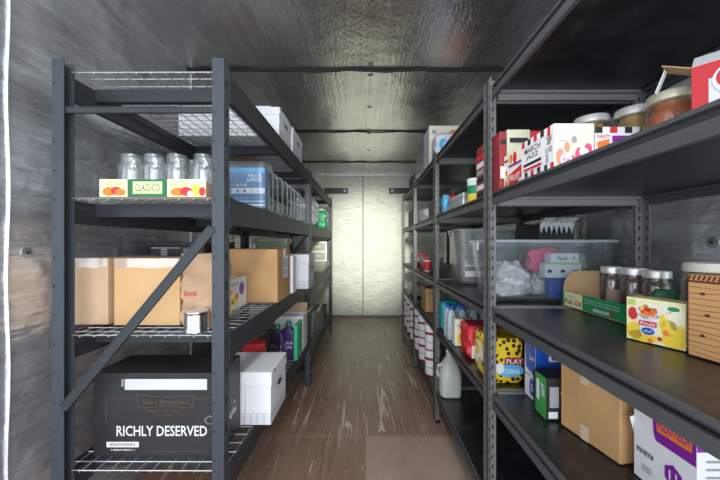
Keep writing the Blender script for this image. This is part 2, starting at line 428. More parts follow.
def left_rack(label, loc, L, levels, rz):
    t = thing('shelving_rack', label, 'shelving unit', loc, rz, 'black wire deck racks along the left wall')
    zt = H+.640
    for side, x in ((1, 0), (-1, -W+PW)):
        for y in (0, L-PW):
            mb = MB(); c_post(mb, x, y, zt, side); mb.build('post', t)
    for z in levels:
        for x0, x1, s in ((-.030, -.002, 1), (-W+.002, -W+.030, -1)):
            mb = MB()
            # stepped box beam
            if s > 0: poly = [(x1, z-.092),(x1, z),(x1-.008, z),(x1-.008, z-.018),(x0-.006, z-.018),(x0-.006, z-.04),(x0, z-.06),(x0, z-.092)]
            else: poly = [(x0, z-.092),(x0, z),(x0+.008, z),(x0+.008, z-.018),(x1+.006, z-.018),(x1+.006, z-.04),(x1, z-.06),(x1, z-.092)]
            mb.prism(poly, 'y', PW, L-PW, BEAM)
            mb.build('beam', t)
            for ya, yb in ((PW+.0005, PW+.008), (L-PW-.008, L-PW-.0005)):
                mb = MB().box(x1 if s > 0 else x0-.004, x1+.004 if s > 0 else x0, ya, yb+.02 if ya < 1 and ya < L/2 else yb, z-.105, z+.005, BEAM)
                if s > 0: mb.build('beam_bracket', t)
        for y in (.15, L*.52, L-.12):
            MB().prism([(y-.014, z-.060),(y+.014, z-.060),(y+.014, z-.012),(y-.014, z-.012)], 'x', -W+.036, -.036, BEAM).build('deck_support', t)
        mb = MB(); r = .0022
        n = int((L-.05)/.0555)
        for k in range(n+1):
            y = .02+k*(L-.04)/n
            if PW < y < L-PW: mb.tube([(-W+.012, y, z-.003), (-.012, y, z-.003)], r, WIRE, 5)
        for k in range(12):
            x = -W+.02+k*(W-.04)/11
            mb.tube([(x, PW+.002, z-.0075), (x, L-PW-.002, z-.0075)], r, WIRE, 5)
        mb.tube([(-W+PW, .030, z-.003), (-PW, .030, z-.003)], r, WIRE, 5)
        for k in range(1, 11):
            x = -W+.02+k*(W-.04)/11
            if -W+PW < x < -PW: mb.tube([(x, .028, z-.0075), (x, PW+.004, z-.0075)], r, WIRE, 5)
        mb.build('wire_deck', t)
    # end frames
    for y in (.008, L-.020):
        def bar(p, q, w=.030):
            mb = MB(); p = Vector(p); q = Vector(q); dv = (q-p); L_ = dv.length; a = math.atan2(dv.z, dv.x)
            M = Matrix.Translation(p) @ Matrix.Rotation(-a, 4, 'Y')
            mb.box(0, L_, -.002, .010, -w/2, w/2, BEAM, M); mb.box(0, L_, -.002, .001, w/2-.003, w/2+.001, POST, M)
            return mb
        for z in (H+.465, .10):
            bar((-W+PW-.004, y, z), (-PW+.004, y, z), .020).build('cross_bar', t)
        bar((-W+PW+.000, y-.010 if y < 1 else y+.004, H-.565), (-PW+.002, y-.010 if y < 1 else y+.004, H+.055)).build('diagonal_brace', t)
    return t
RZ = -.004
LX, LY = -.488, 1.10
ly = lambda v: (LX+v*math.sin(-RZ), LY+v*math.cos(RZ), 0)
SL = [H+.610, H+.165, H-.320, H-.798]
SL2 = [H+.607, H+.168, H-.330, H-.950]
left_rack('tall black rack with wire decks and a diagonal end brace, nearer one on the left', ly(0), 1.68, SL, RZ)
left_rack('black wire deck rack standing behind the nearer left rack, next to the far doors', ly(1.685), 1.70, SL2, RZ)

# ------------------------------------------------------------------ right laminate racks
RX, RW, RL = .473, .605, .96
LV = [.60, .195, -.245, -.575, -1.0]
def l_post(mb, cx, cy, sx, sy, z1):
    a, t = .032, .0025
    x0, x1 = sorted((cx, cx+sx*a)); y0, y1 = sorted((cy, cy+sy*t)); mb.box(x0, x1, y0, y1, 0, z1, RPOST)
    x2, x3 = sorted((cx, cx+sx*t)); y2, y3 = sorted((cy, cy+sy*a)); mb.box(x2, x3, y2, y3, 0, z1, RPOST)
    z = .04
    while z < z1-.02:
        X = cx+sx*.018; Y = cy+sy*.018
        for off, dz in ((0, 0), (.002, .007)):
            mb.box(X-.0030+off, X+.0022+off, y0-.0004, y1+.0004, z+dz, z+.009+dz, SLOT)
            mb.box(x2-.0004, x3+.0004, Y-.003+off*sy, Y+.002+off*sy, z+dz, z+.009+dz, SLOT)
        z += .0385
    mb.box(min(cx, cx+sx*.036), max(cx, cx+sx*.036), min(cy, cy+sy*.036), max(cy, cy+sy*.036), 0, .003, BLACK)
def right_rack(label, y0):
    t = thing('shelving_unit', label, 'shelving unit', (RX, y0, 0), 0, 'dark laminate shelving units along the right wall')
    for cx, sx in ((0, 1), (RW, -1)):
        for cy, sy in ((0, 1), (RL, -1)):
            mb = MB(); l_post(mb, cx, cy, sx, sy, H+.633); mb.build('post', t)
    for lv in LV:
        z = H+lv
        MB().box(.016, RW-.016, .016, RL-.016, z-.014, z-.002, LAM).build('shelf_board', t)
        def prof(o, s):   # stepped beam profile from outer plane o going inwards s
            return [(o, z+.001),(o+s*.0125, z+.001),(o+s*.0125, z-.0145),(o+s*.030, z-.0150),(o+s*.030, z-.0240),(o+s*.012, z-.0242),(o+s*.012, z-.046),(o, z-.046),(o, z-.0215),(o+s*.0255, z-.0205),(o+s*.0255, z-.0175),(o+s*.0115, z-.0165),(o+s*.0115, z-.0075),(o, z-.0065)]
        for o, s in ((.0028, 1), (RW-.0028, -1)):
            MB().prism(prof(o, s), 'y', .036, RL-.036, RBEAM).build('beam', t)
        for o, s in ((.0028, 1), (RL-.0028, -1)):
            MB().prism(prof(o, s), 'x', .036, RW-.036, REND).build('end_beam', t)
    return t
RY = [.285, 1.255, 2.225, 3.195]
for y, lb in zip(RY, ('dark laminate shelf unit nearest the camera holding jars and fruit boxes on the right',
                      'dark laminate shelf unit holding the clear storage bins, second along the right',
                      'dark laminate shelf unit holding the white tubs with red rims, third along the right',
                      'farthest dark laminate shelf unit on the right, next to the end doors')):
    right_rack(lb, y)

# ------------------------------------------------------------------ item builders
def banker_box(label, x0, x1, y0, y1, z, h, mark='FILE BOX', group=None, rz=0):
    w, d = x1-x0, y1-y0
    t = thing('file_box', label, 'file box', ((x0+x1)/2, (y0+y1)/2, z), rz, group)
    w2, d2 = w-.008, d-.008
    mb = MB().box(-w2/2, w2/2, -d2/2, d2/2, 0, h-.004, WHITE2)
    for f in ('front', 'right', 'left'):
        F = FR(f, w2, d2, h)
        for k in range(4): mb.rect(F, GRID, 0, .035+k*.055, 1, .043+k*.055)
        ww = F[4]; n = max(4, int(ww/.028))
        for k in range(n+1): mb.rect(F, GRID, max(0, k/n-.004), .02, min(1, k/n+.004), .22)
        mb.rect(F, GRID, .62, 0, .626, .72)
    F = FR('front', w2, d2, h)
    mb.rect(F, WHITE, .10, .60, .52, .70); mb.text(F, INK, mark, .12, .62, .42, .67)
    F = FR('right', w2, d2, h)
    mb.rect(F, GREYP, .30, .54, .34, .66); mb.rect(F, GREYP, .66, .54, .70, .66)
    body = mb.build('box_body', t)
    MB().box(-w/2, w/2, -d/2, d/2, h*.74, h, WHITE2).build('lid', t, bevel=.002)
    mb = MB(); F = FR('right', w, d, h, .0005); 
    mb.add([mb._pt(F, .5+.13*math.cos(a)*(1), .60+.05*math.sin(a), 1) for a in [2*PI*k/16 for k in range(16)]], [tuple(range(16))], SLOT)
    mb.rect(F, SLOT, .12, .95, .24, .99); mb.rect(F, SLOT, .80, .95, .92, .99)
    mb.build('hand_hole', body)
    return t
def carton(name, label, cat, x0, x1, y0, y1, z, h, m=KRAFT, tape=None, rz=0, deco=None, group=None, flaps=True, bevel=.0025):
    w, d = x1-x0, y1-y0
    t = thing(name, label, cat, ((x0+x1)/2, (y0+y1)/2, z), rz, group)
    mb = MB().box(-w/2, w/2, -d/2, d/2, 0, h, m); vn = name
    if flaps:
        F = FR('top', w, d, h); mb.rect(F, KRAFTD, 0, .497, 1, .503)
        for f in ('front', 'right', 'left'): F = FR(f, w, d, h); mb.rect(F, KRAFTD, 0, .985, 1, .99)
    if deco: deco(mb, w, d, h)
    mb.build('box_body', t, bevel=bevel)
    if tape:
        mb = MB(); F = FR('top', w, d, h, .0008); mb.rect(F, tape, 0, .42, 1, .58); mb.build('tape', t)
        for f in ('right', 'left'): mb = MB(); F = FR(f, w, d, h, .0008); mb.rect(F, tape, .40, .80, .60, 1); mb.build('tape', t)
        if tape is TAPEC: mb = MB(); F = FR('front', w, d, h, .0010); mb.poly(F, tape, [(.02,.84),(.3,.87),(.6,.85),(.97,.88),(.98,.999),(.02,.999)]); mb.build('tape', t)
    return t
def glass_jar(label, x, y, z, h, r, lid=None, fill=None, fh=.75, group=None, lab=None, name='glass_jar'):
    t = thing(name, label, 'jar', (x, y, z), 0, group)
    th = .003; s = h*.70
    out = [(r*.90,0),(r,.006),(r,s),(r*.93,s+h*.07),(r*.78,s+h*.13),(r*.76,h-.012),(r*.80,h-.010),(r*.80,h-.002),(r*.77,h)]
    inn = [(r*.77-th,h-.001),(r*.76-th,s+h*.13),(r*.93-th,s+h*.06),(r-th,s-.002),(r-th,.010),(r*.85,.006)]
    mb = MB(); mb.lathe(out+inn, GLASS if not fill else JARB, cap=True)
    if lid is None:
        for k in range(3): mb.lathe([(r*.77,h-.016-.006*k),(r*.805,h-.018-.006*k),(r*.77,h-.020-.006*k)], GLASS, cap=False)
    mb.build('glass_body', t)
    if fill:
        MB().lathe([(r*.85,.008),(r-.005,.014),(r-.005,s-.006),(r*.93-.006,s+h*.05),(r*.76-.006,s+h*.12),(r*.76-.006,h*.88)], fill).build('contents', t)
    if lid is not None:
        mb = MB(); mb.lathe([(r*.90,h-.018),(r*.93,h-.017),(r*.93,h-.001),(r*.89,h+.004),(r*.80,h+.0045),(r*.78,h+.003),(.001,h+.003)], lid); mb.build('lid', t)
    if lab:
        n = 12; rings = []
        mb = MB(); vs = []; rr_ = r+.0006
        for i in range(n+1):
            a = -PI/2-1.1+2.2*i/n
            vs += [(rr_*math.cos(a), rr_*math.sin(a), h*.15), (rr_*math.cos(a), rr_*math.sin(a), h*.52)]
        mb.add(vs, [(2*i, 2*i+2, 2*i+3, 2*i+1) for i in range(n)], lab, True); mb.build('label', t)
    return t
def bin_box(label, x0, x1, y0, y1, z, h, m=PLAST, lidm=None, name='storage_bin', cat='storage bin', lid=True, rz=0, taper=.03, group=None):
    w, d = x1-x0, y1-y0; tp = taper; th = .002
    t = thing(name, label, cat, ((x0+x1)/2, (y0+y1)/2, z), rz, group)
    R = [rr(w-.02-2*tp, d-.02-2*tp, .03, 0), rr(w-2*tp, d-2*tp, .035, .012), rr(w-.012, d-.012, .035, h-.03), rr(w, d, .035, h-.028), rr(w, d, .035, h-.012),
         rr(w-.012-2*th, d-.012-2*th, .035, h-.012), rr(w-2*tp-2*th, d-2*tp-2*th, .033, .014)]
    mb = MB().loft(R, m, cap0=True, cap1=True)
    mb.build('bin_body', t)
    if lid:
        lm = lidm or m
        mb = MB().loft([rr(w+.006, d+.006, .035, h-.0115), rr(w+.008, d+.008, .035, h-.004), rr(w-.002, d-.002, .03, h), rr(w-.03, d-.03, .025, h-.001), rr(w-.036, d-.036, .025, h-.006), rr(w-.16, d-.14, .02, h-.006)], lm)
        lo = mb.build('lid', t)
        for s in (-1, 1):
            MB().box(s*(w/2+.004)-.004, s*(w/2+.004)+.004, -.03, .03, h-.045, h-.006, lm).build('latch', lo, bevel=.002)
    return t
def lump(w, d, h, m, amp=.01, n=26, seed=1, pinch=.0, squ=4., freq=30, end=.35):
    """irregular pillow/bag body: superellipse stack with wobble"""
    rnd = random.Random(seed); ph = [rnd.uniform(0, 6.28) for _ in range(8)]
    rings = []; nz = 12
    for i in range(nz+1):
        f = i/nz; z = h*f
        e = (1-abs(2*f-1)**(6 if end > .3 else 10)*end)
        sc = e*(1-pinch*max(0, f-.6)/.4)
        ring = []
        for k in range(n):
            a = 2*PI*k/n; c, s_ = math.cos(a), math.sin(a)
            rx = math.copysign(abs(c)**(2/squ), c)*w/2*sc; ry = math.copysign(abs(s_)**(2/squ), s_)*d/2*sc
            wob = amp*(math.sin(freq*z*3+ph[0]+3*a)+math.sin(5*a+ph[1]+freq*2*z)*.7+.5*math.sin(9*a+ph[2]-freq*4*z))*(.2 if i == 0 else 1)
            wz = 0 if i in (0,) else amp*.6*math.sin(3*a+ph[3]+f*4)
            L_ = math.hypot(rx, ry) or 1
            ring.append((rx+wob*rx/L_, ry+wob*ry/L_, max(0, z+wz)))
        rings.append(ring)
    return MB().loft(rings, m)
def lumpthing(name, label, cat, x, y, z, w, d, h, m, rz=0, body='bag_body', **k):
    t = thing(name, label, cat, (x, y, z), rz, k.pop('group', None))
    lump(w, d, h, m, **k).build(body, t)
    return t

# ------------------------------------------------------------------ left rack, top deck
e = .002
z = SL[0]+e
banker_box('white lidded file box on the top left deck, nearest of those beside the aisle', -.79, -.485, 1.80, 2.08, z, .160, 'RECORDS', 'white file boxes on the top left deck')
banker_box('white lidded file box on the top left deck, farther of those beside the aisle', -.785, -.480, 2.11, 2.42, z, .158, 'RECORDS', 'white file boxes on the top left deck')
banker_box('white lidded file box on the top left deck, set back against the foil wall', -1.06, -.80, 1.80, 2.10, z, .165, 'RECORDS', 'white file boxes on the top left deck')
t = thing('paper_tray', 'flat grey white tray lying on top of the nearest white file box', 'tray', (-.66, 1.94, z+.1605))
MB().box(-.115, .115, -.10, .12, 0, .012, WHITE).box(-.115, -.108, -.10, .12, .012, .022, GREYP).box(.108, .115, -.10, .12, .012, .022, GREYP).build('tray_body', t)
MB().box(-.02, .10, -.08, .10, .0125, .030, WHITE).build('paper_stack', t)
carton('flat_carton', 'low brown carton lying on the top left deck at its far end', 'carton', -1.05, -.80, 2.15, 2.55, z, .08, KRAFT)

# ------------------------------------------------------------------ left rack, second deck
z = SL[1]+e
t = thing('jar_tray', 'printed cardboard tray with green and tomato panels in front of the empty jars', 'cardboard tray', (-.755, 1.175, z))
w, d, h = .375, .085, .062
mb = MB().box(-w/2, w/2, -d/2, d/2, 0, .002, KRAFT2); mb.box(-w/2, w/2, -d/2, -d/2+.002, .002, h, CREAM)
mb.box(-w/2, w/2, d/2-.002, d/2, .002, h*.5, KRAFT2); mb.box(-w/2, -w/2+.002, -d/2+.002, d/2-.002, .002, h*.8, KRAFT2); mb.box(w/2-.002, w/2, -d/2+.002, d/2-.002, .002, h*.8, KRAFT2)
F = FR('front', w, d, h)
mb.rect(F, YELP, .0, 0, .265, 1); mb.rect(F, LGREEN, .06, .66, .21, .86, 2); mb.text(F, WHITE, 'Organic', .07, .68, .20, .84, 3)
mb.ell(F, ORANGE, .09, .30, .06, .26, 2); mb.ell(F, RED, .16, .34, .05, .24, 3); mb.ell(F, ORANGE, .20, .26, .05, .2, 4)
mb.rect(F, DGREEN, .265, 0, .64, 1, 2); mb.rect(F, LGREEN, .315, .16, .595, .88, 3); mb.rect(F, YELP, .325, .22, .585, .82, 4); mb.text(F, DGREEN, 'CLASSICO', .34, .32, .575, .72, 5)
mb.rect(F, YELP, .64, 0, 1, 1); mb.rect(F, LGREEN, .67, .62, .83, .86, 2); mb.text(F, WHITE, 'Organic', .68, .65, .82, .83, 3)
mb.ell(F, ORANGE, .74, .28, .07, .24, 2); mb.ell(F, RED, .82, .30, .06, .26, 3); mb.ell(F, YEL, .91, .36, .05, .34, 2); mb.ell(F, WHITE, .86, .18, .03, .16, 4); mb.ell(F, RED, .97, .30, .03, .26, 3)
mb.build('tray_body', t)
first = None
k = 0
for row, (jy, xs) in enumerate(((1.262, (-.925, -.835, -.745, -.64)), (1.355, (-.985, -.895, -.805, -.715, -.62)))):
    for i, X in enumerate(xs):
        place = ('front row, %s' % ('at the wall end', 'second from the wall end', 'second from the aisle end', 'at the aisle end')[i]) if row == 0 else \
                ('back row, %s' % ('at the wall end', 'second from the wall end', 'in the middle', 'second from the aisle end', 'at the aisle end')[i])
        lb = 'empty clear glass jar behind the printed tray, %s' % place
        if first is None: first = glass_jar(lb, X, jy, z, .182, .0455, group='empty glass jars on the second left deck')
        else: copy_tree(first, (X, jy, z), lb)
def glove_deco(mb, w, d, h):
    F = FR('front', w, d, h)
    mb.rect(F, WHITE, 0, .36, 1, .50, 2); 
    for k, c in enumerate('5M1LX'): mb.text(F, INK, c, .24+k*.15, .39, .28+k*.15, .46, 3)
    mb.text(F, WHITE, 'VINYL GLOVES', .15, .54, .62, .60, 2); mb.text(F, WHITE, 'VALUE', .62, .76, .92, .86, 2); mb.text(F, WHITE, 'LARGE', .62, .66, .92, .75, 2)
    mb.rect(F, WHITE, .0, .16, 1, .18, 2); mb.text(F, LBLUE, 'POWDER FREE', .3, .22, .66, .27, 2); mb.rect(F, WHITE, .45, .05, 1, .10, 2)
    mb.rect(F, LBLUE, 0, .88, 1, 1, 2)
g1 = bin_box('clear plastic box holding the blue printed glove packet on the second left deck', -.76, -.497, 1.60, 1.71, z, .247, PLAST, name='plastic_box', cat='plastic box', taper=.006)
carton('glove_packet', 'blue and white vinyl glove packet inside the clear plastic box', 'glove packet', -.742, -.512, 1.618, 1.692, z+.014, .205, MBLUE, deco=glove_deco, flaps=False)
proto = None
names = ['nearest the glove packet', 'second from the glove packet', 'third from the glove packet', 'fourth from the glove packet', 'fifth from the glove packet', 'third from the rack post', 'second from the rack post', 'nearest the rack post']
for k in range(8):
    y = 1.77+k*.088; w_, h_ = .26, .24-.004*k
    lb = 'clear plastic tray stood on edge on the second left deck, %s' % names[k]
    if proto is None:
        t = thing('plastic_tray', lb, 'plastic tray', (-.63, y, z), 0, 'clear trays stood on edge')
        R = []
        for (s_, yy) in ((1, -.030), (.97, -.026), (.86, .026), (.84, .030), (.82, .024), (.93, -.024)):
            R.append([(px*1, yy, pz+.12) for px, pz, _ in rr(w_*s_, h_*s_, .03, 0)])
        MB().loft(R, PLASTB, cap0=False, cap1=False).build('tray_body', t)
        MB().loft([[(px, yy, pz+.12) for px, pz, _ in rr(w_*q, h_*q, .03, 0)] for q, yy in ((1.0, -.032), (1.0, -.029), (.95, -.029))], PLASTB, cap0=False, cap1=False).build('tray_rim', t)
        proto = t
    else: t = copy_tree(proto, (-.63+.003*k, y, z), lb)
    t.scale = (1, 1, h_/.24); t.rotation_euler = (random.uniform(-.05, .12), 0, random.uniform(-.05, .05))

# ------------------------------------------------------------------ left rack, third deck
z = SL[2]+e
carton('cardboard_carton', 'narrow pale brown carton against the foil wall, farthest left', 'carton', -1.17+.02, -1.016, 1.26, 1.55, z, .262, KRAFT2, TAPEC)
carton('cardboard_carton', 'wide tan carton with taped top behind the diagonal brace', 'carton', -.985, -.727, 1.25, 1.46, z, .262, mat('tan kraft', (.64,.40,.19), .7, noise=.06, nscale=6), TAPEC)
t = thing('printed_crate', 'black crate with white stripe print behind the wide tan carton', 'crate', (-.98, 1.78, z))
mb = MB().box(-.14, .14, -.12, .12, 0, .31, DARKP); F = FR('front', .28, .24, .31)
mb.rect(F, WHITE, .02, .955, .55, .965)
for q in (.2, .62):
    for k in range(4): mb.rect(F, WHITE, q, .84+k*.03, q+.12, .85+k*.03)
mb.build('crate_body', t, bevel=.004); MB().box(-.15, .15, -.13, .13, .311, .322, DARKP).build('lid', t)
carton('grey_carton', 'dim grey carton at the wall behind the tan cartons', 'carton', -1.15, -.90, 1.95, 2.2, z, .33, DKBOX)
bin_box('greenish cloudy plastic bin behind the cardboard box with blue print', -.90, -.61, 2.545, 2.64, z, .365, PLASTG, name='storage_bin')
# paper bag
t = thing('paper_bag', 'crumpled brown paper grocery bag beside the aisle post', 'paper bag', (-.637, 1.29, z))
mb = lump(.140, .13, .278, PAPER, amp=.0085, seed=4, end=.06, squ=9, freq=17, n=40)
mb.build('bag_body', t)
mb = MB(); F = (Vector((-.052, -.0785, .12)), Vector((1,0,0)), Vector((0,0,1)), Vector((0,-1,0)), .14, .1)
mb.text(F, RED, 'love', .0, .0, .34, .22, 2); mb.build('print', t, label='red lettering')
mb = MB(); mb.tube([(-.052+.104*k/8, -.052, .262+.0015*math.sin(k)) for k in range(9)], .004, PAPER); mb.build('folded_top', t)
t = thing('tin_can', 'short silver tin can in front of the paper bag', 'tin can', (-.622, 1.175, z))
prof = [(.040,0),(.0425,.001),(.0425,.004)]
for k in range(6): prof += [(.0410,.010+k*.009),(.0402,.0145+k*.009)]
prof += [(.0410,.066),(.0425,.068),(.0425,.072),(.040,.0725)]
MB().lathe(prof, STEEL).build('can_body', t); MB().lathe([(.0405,.0728),(.0405,.0736),(.036,.0736),(.036,.0730),(.001,.0730)], LIDM).build('can_lid', t)
def snack(mb, w, d, h):
    F = FR('right', w, d, h)
    mb.ell(F, MBLUE, .70, .62, .14, .22, 2); mb.ell(F, PURP, .70, .62, .09, .15, 3); mb.ell(F, YEL, .30, .30, .16, .14, 2); mb.ell(F, ORANGE, .42, .42, .10, .10, 3)
    mb.text(F, GREYP, 'snacks', .1, .78, .5, .90, 2); mb.rect(F, YELP, .1, .08, .6, .13, 2)
    F = FR('front', w, d, h); mb.rect(F, GREYP, .15, .2, .5, .24, 2); mb.ell(F, YEL, .7, .4, .12, .14, 2)
carton('snack_box', 'white box printed with blue and yellow fruit shapes beside the cardboard box', 'box', -.80, -.635, 1.47, 1.70, z, .150, WHITE, deco=snack, flaps=False)
def bluep(mb, w, d, h):
    F = FR('right', w, d, h)
    mb.rect(F, WHITE, .40, .40, .80, .86, 2); mb.text(F, BLUE, 'URGENT', .42, .62, .78, .80, 3); mb.text(F, BLUE, 'PARTS', .42, .44, .78, .58, 3); mb.rect(F, RED, .40, .38, .8, .41, 3)
    F = FR('front', w, d, h); mb.rect(F, KRAFTD, .0, .012, 1, .018, 1)
carton('cardboard_box', 'orange brown cardboard box with dark blue print on its aisle side', 'carton', -.80, -.480, 1.735, 2.02, z, .290, KRAFT3, TAPE, deco=bluep)
banker_box('white plaid-based file box jutting over the aisle edge of the third left deck', -.66, -.405, 2.27, 2.52, z, .243, 'FILES', 'white file boxes below the top left deck')
carton('white_carton', 'slim white carton squeezed between the brown cardboard box and the white file box', 'carton', -.70, -.47, 2.06, 2.15, z, .24, WHITE, flaps=False)

# ------------------------------------------------------------------ left rack, lowest deck
z = SL[3]+e
def richly(mb, w, d, h):
    F = FR('front', w, d, h)
    mb.rect(F, mat('white sticker', (.62,.63,.65), .5), .25, .80, .90, .93, 2)
    for s_ in (.22, .235): pass
    mb.rect(F, GREYP, .225, .84, .24, .93, 2)
    def line(pts, m=GOLD, wd=.004):
        for (a, b), (c, d_) in zip(pts, pts[1:]):
            dx, dy = c-a, d_-b; L_ = math.hypot(dx, dy); nx, ny = -dy/L_*wd, dx/L_*wd
            mb.poly(F, m, [(a-nx,b-ny),(c-nx,d_-ny),(c+nx,d_+ny),(a+nx,b+ny)], 1)
    line([(.10,.70),(.33,.70)]); line([(.80,.70),(.99,.70)]); line([(.10,.70),(.10,.42)]); line([(.42,.06),(.98,.06)]); line([(.98,.06),(.98,.24)])
    line([(.34,.735),(.36,.58),(.58,.605),(.775,.58),(.80,.735),(.58,.715),(.34,.735)])
    mb.text(F, GOLD, "Saint Brendan's", .39, .625, .76, .69, 2); mb.text(F, GOLD, 'IRISH CREAM', .42, .53, .70, .565, 2); mb.text(F, GOLD, 'LIQUEUR', .50, .48, .62, .51, 2)
    mb.text(F, WHITE, 'RICHLY DESERVED', .185, .245, .90, .37, 2)
    mb.rect(F, WHITE, .105, .11, .36, .175, 1)
    for k in range(18): mb.rect(F, INK, .13+k*.0115, .125, .1345+k*.0115, .162, 2)
    mb.text(F, WHITE, '0 86024 80072 1', .14, .07, .33, .09, 2)
    line([(.88,.44),(.92,.49),(.96,.44),(.94,.39),(.90,.39),(.88,.44)], GREYP, .003)
    F = FR('right', w, d, h)
    for k in range(4): mb.poly(F, GREYP, [(.35+.1*k, .22+.07*k), (.42+.1*k, .20+.07*k), (.42+.1*k, .26+.07*k), (.35+.1*k, .28+.07*k)], 1)
    mb.rect(F, GREYP, .1, .9, .12, .95, 1)
    mb.text(F, WHITE, 'CREAM', .25, .30, .75, .38, 2)
carton('liqueur_case', 'large black liqueur case lettered RICHLY DESERVED on the lowest left deck', 'carton', -1.022, -.548, 1.20, 1.395, z, .312, BLKCARD, deco=richly, flaps=False)
banker_box('large white file box with plaid base on the lowest left deck by the aisle', -.72, -.415, 1.405, 1.67, z, .232, 'Bag Tax', 'white file boxes below the top left deck')
t = thing('red_packet', 'red and white printed packet behind the lowest white file box', 'packet', (-.66, 1.90, z), .2)
mb = lump(.13, .10, .215, RED, amp=.002, seed=2, squ=9, freq=6, end=.05); F = (Vector((-.05,-.0535,.02)), Vector((1,0,0)), Vector((0,0,1)), Vector((0,-1,0)), .1, .14)
mb.rect(F, YELP, .1, .6, .9, .72, 1); mb.text(F, WHITE, 'SNACK', .1, .35, .9, .5, 2); mb.build('packet_body', t)
t = thing('mesh_basket', 'small black wire mesh basket behind the red packet', 'basket', (-.62, 2.055, z))
mb = MB()
for q in range(8): mb.tube([(.065*math.cos(a), .065*math.sin(a), .012+q*.027) for a in [2*PI*k/24 for k in range(25)]], .002, DARKP, 5)
for k in range(24):
    a = 2*PI*k/24; mb.tube([(.063*math.cos(a), .063*math.sin(a), .004), (.065*math.cos(a), .065*math.sin(a), .205)], .0015, DARKP, 4)
mb.lathe([(.064,0),(.064,.003)], DARKP); mb.build('basket_body', t)
t2 = MB(); t2.tube([(.064*math.cos(a), 0, .203+.04*math.sin(a)) for a in [PI*k/12 for k in range(13)]], .003, DARKP); t2.build('handle', t)
def bottle(label, x, y, z, w, d, h, m, capm, txt=None, name='plastic_bottle', cat='bottle', rz=0, group=None, neck=.014):
    t = thing(name, label, cat, (x, y, z), rz, group)
    R = [rr(w-.006, d-.006, .018, 0), rr(w, d, .02, .006), rr(w, d, .02, h*.68), rr(w*.9, d*.92, .02, h*.76), rr(neck*2.4, neck*2.4, neck*1.1, h*.86), rr(neck*2, neck*2, neck*.99, h*.90)]
    mb = MB().loft(R, m)
    if txt:
        for f in ('right', 'front'):
            F = FR(f, w, d, h*.65); 
            for k, s_ in enumerate(txt): mb.text(F, WHITE, s_, .12, .62-.2*k, .85, .75-.2*k, 2)
    mb.build('bottle_body', t)
    MB().lathe([(neck*1.25,h*.895),(neck*1.25,h*.985),(neck*1.1,h)], capm, n=16).build('cap', t)
    return t
bottle('dark violet plastic bottle with green cap, nearer of the violet ones', -.600, 2.175, z, .10, .07, .25, PURD, GREEN, ('This is', 'Really'), group='dark violet bottles')
bottle('dark violet plastic bottle with green cap, farther of the violet ones', -.545, 2.255, z, .10, .07, .25, PURD, GREEN, ('This is', 'Really'), group='dark violet bottles')
MINT = mat('mint green print', (.05,.48,.26), .4)
carton('mint_box', 'upright mint green box at the aisle edge beside the violet bottles', 'box', -.493, -.468, 2.18, 2.36, z+.0, .24, MINT, flaps=False)
t = thing('open_carton', 'open white carton with brown inner flaps raised on the lowest left deck', 'carton', (-.575, 2.47, z))
w, d, h, th = .21, .16, .255, .003
mb = MB().box(-w/2, w/2, -d/2, d/2, 0, th, WHITE)
for a in ((-w/2, w/2, -d/2, -d/2+th), (-w/2, w/2, d/2-th, d/2), (-w/2, -w/2+th, -d/2+th, d/2-th), (w/2-th, w/2, -d/2+th, d/2-th)): mb.box(*a, th, h, WHITE)
mb.build('box_body', t)
for (M, L_, wd) in ((Matrix.Translation((-w/2+.002, 0, h)) @ Matrix.Rotation(math.radians(-25), 4, 'Y'), .07, d),
                (Matrix.Translation((w/2-.002, 0, h)) @ Matrix.Rotation(math.radians(48), 4, 'Y'), .085, d),):
    MB().box(-.0015, .0015, -wd/2, wd/2, 0, L_, KRAFT2, M).build('flap', t)
M = Matrix.Translation((0, d/2-.002, h)) @ Matrix.Rotation(math.radians(-12), 4, 'X'); MB().box(-w/2, w/2, -.0015, .0015, 0, .075, KRAFT2, M).build('flap', t)

# ------------------------------------------------------------------ far left rack
z = SL2[1]+e
lumpthing('plastic_bag', 'crinkled clear plastic bag on the second deck of the far left rack', 'plastic bag', -.60, 3.05, z, .26, .3, .27, FILM, amp=.012, seed=8, squ=4)
lumpthing('green_pouch', 'bright green pouch on the second deck of the far left rack', 'pouch', -.515, 3.66, z, .13, .10, .21, GREEN, amp=.004, seed=9, squ=6)
lumpthing('white_bundle', 'pale wrapped bundle behind the bright green pouch', 'bundle', -.58, 3.95, z, .22, .2, .26, WHITE, amp=.008, seed=10, squ=4)
z = SL2[2]+e
bin_box('cloudy plastic tub of green contents under the small drawer unit', -.66, -.455, 3.72, 3.98, z, .12, PLASTG, name='storage_tub', cat='tub')
lumpthing('green_bundle', 'leafy green bundle inside the cloudy tub', 'bundle', -.56, 3.85, z+.015, .14, .18, .07, LGREEN, amp=.006, seed=3)
t = thing('drawer_unit', 'small white two drawer unit stacked on the cloudy tub', 'drawers', (-.558, 3.85, z+.122))
MB().box(-.1, .1, -.115, .12, 0, .235, WHITE).build('case', t, bevel=.004)
for k in range(2):
    o = MB().box(-.085, .085, -.121, -.1155, .018+k*.108, .108+k*.108, PLASTG).build('drawer', t, bevel=.003)
    MB().box(-.03, .03, -.13, -.1215, .062+k*.108, .072+k*.108, WHITE).build('handle', o)
carton('dim_carton', 'brown carton on the third deck of the far left rack just past the post', 'carton', -.95, -.62, 2.85, 3.2, z, .26, KRAFT)
z = SL2[3]+e
bin_box('cloudy grey storage bin on the lowest deck of the far left rack', -.80, -.48, 3.0, 3.5, z, .30, PLASTM)
carton('dim_carton', 'grey carton at the far end of the lowest deck of the far left rack', 'carton', -.80, -.48, 3.6, 3.9, z, .22, DKBOX)

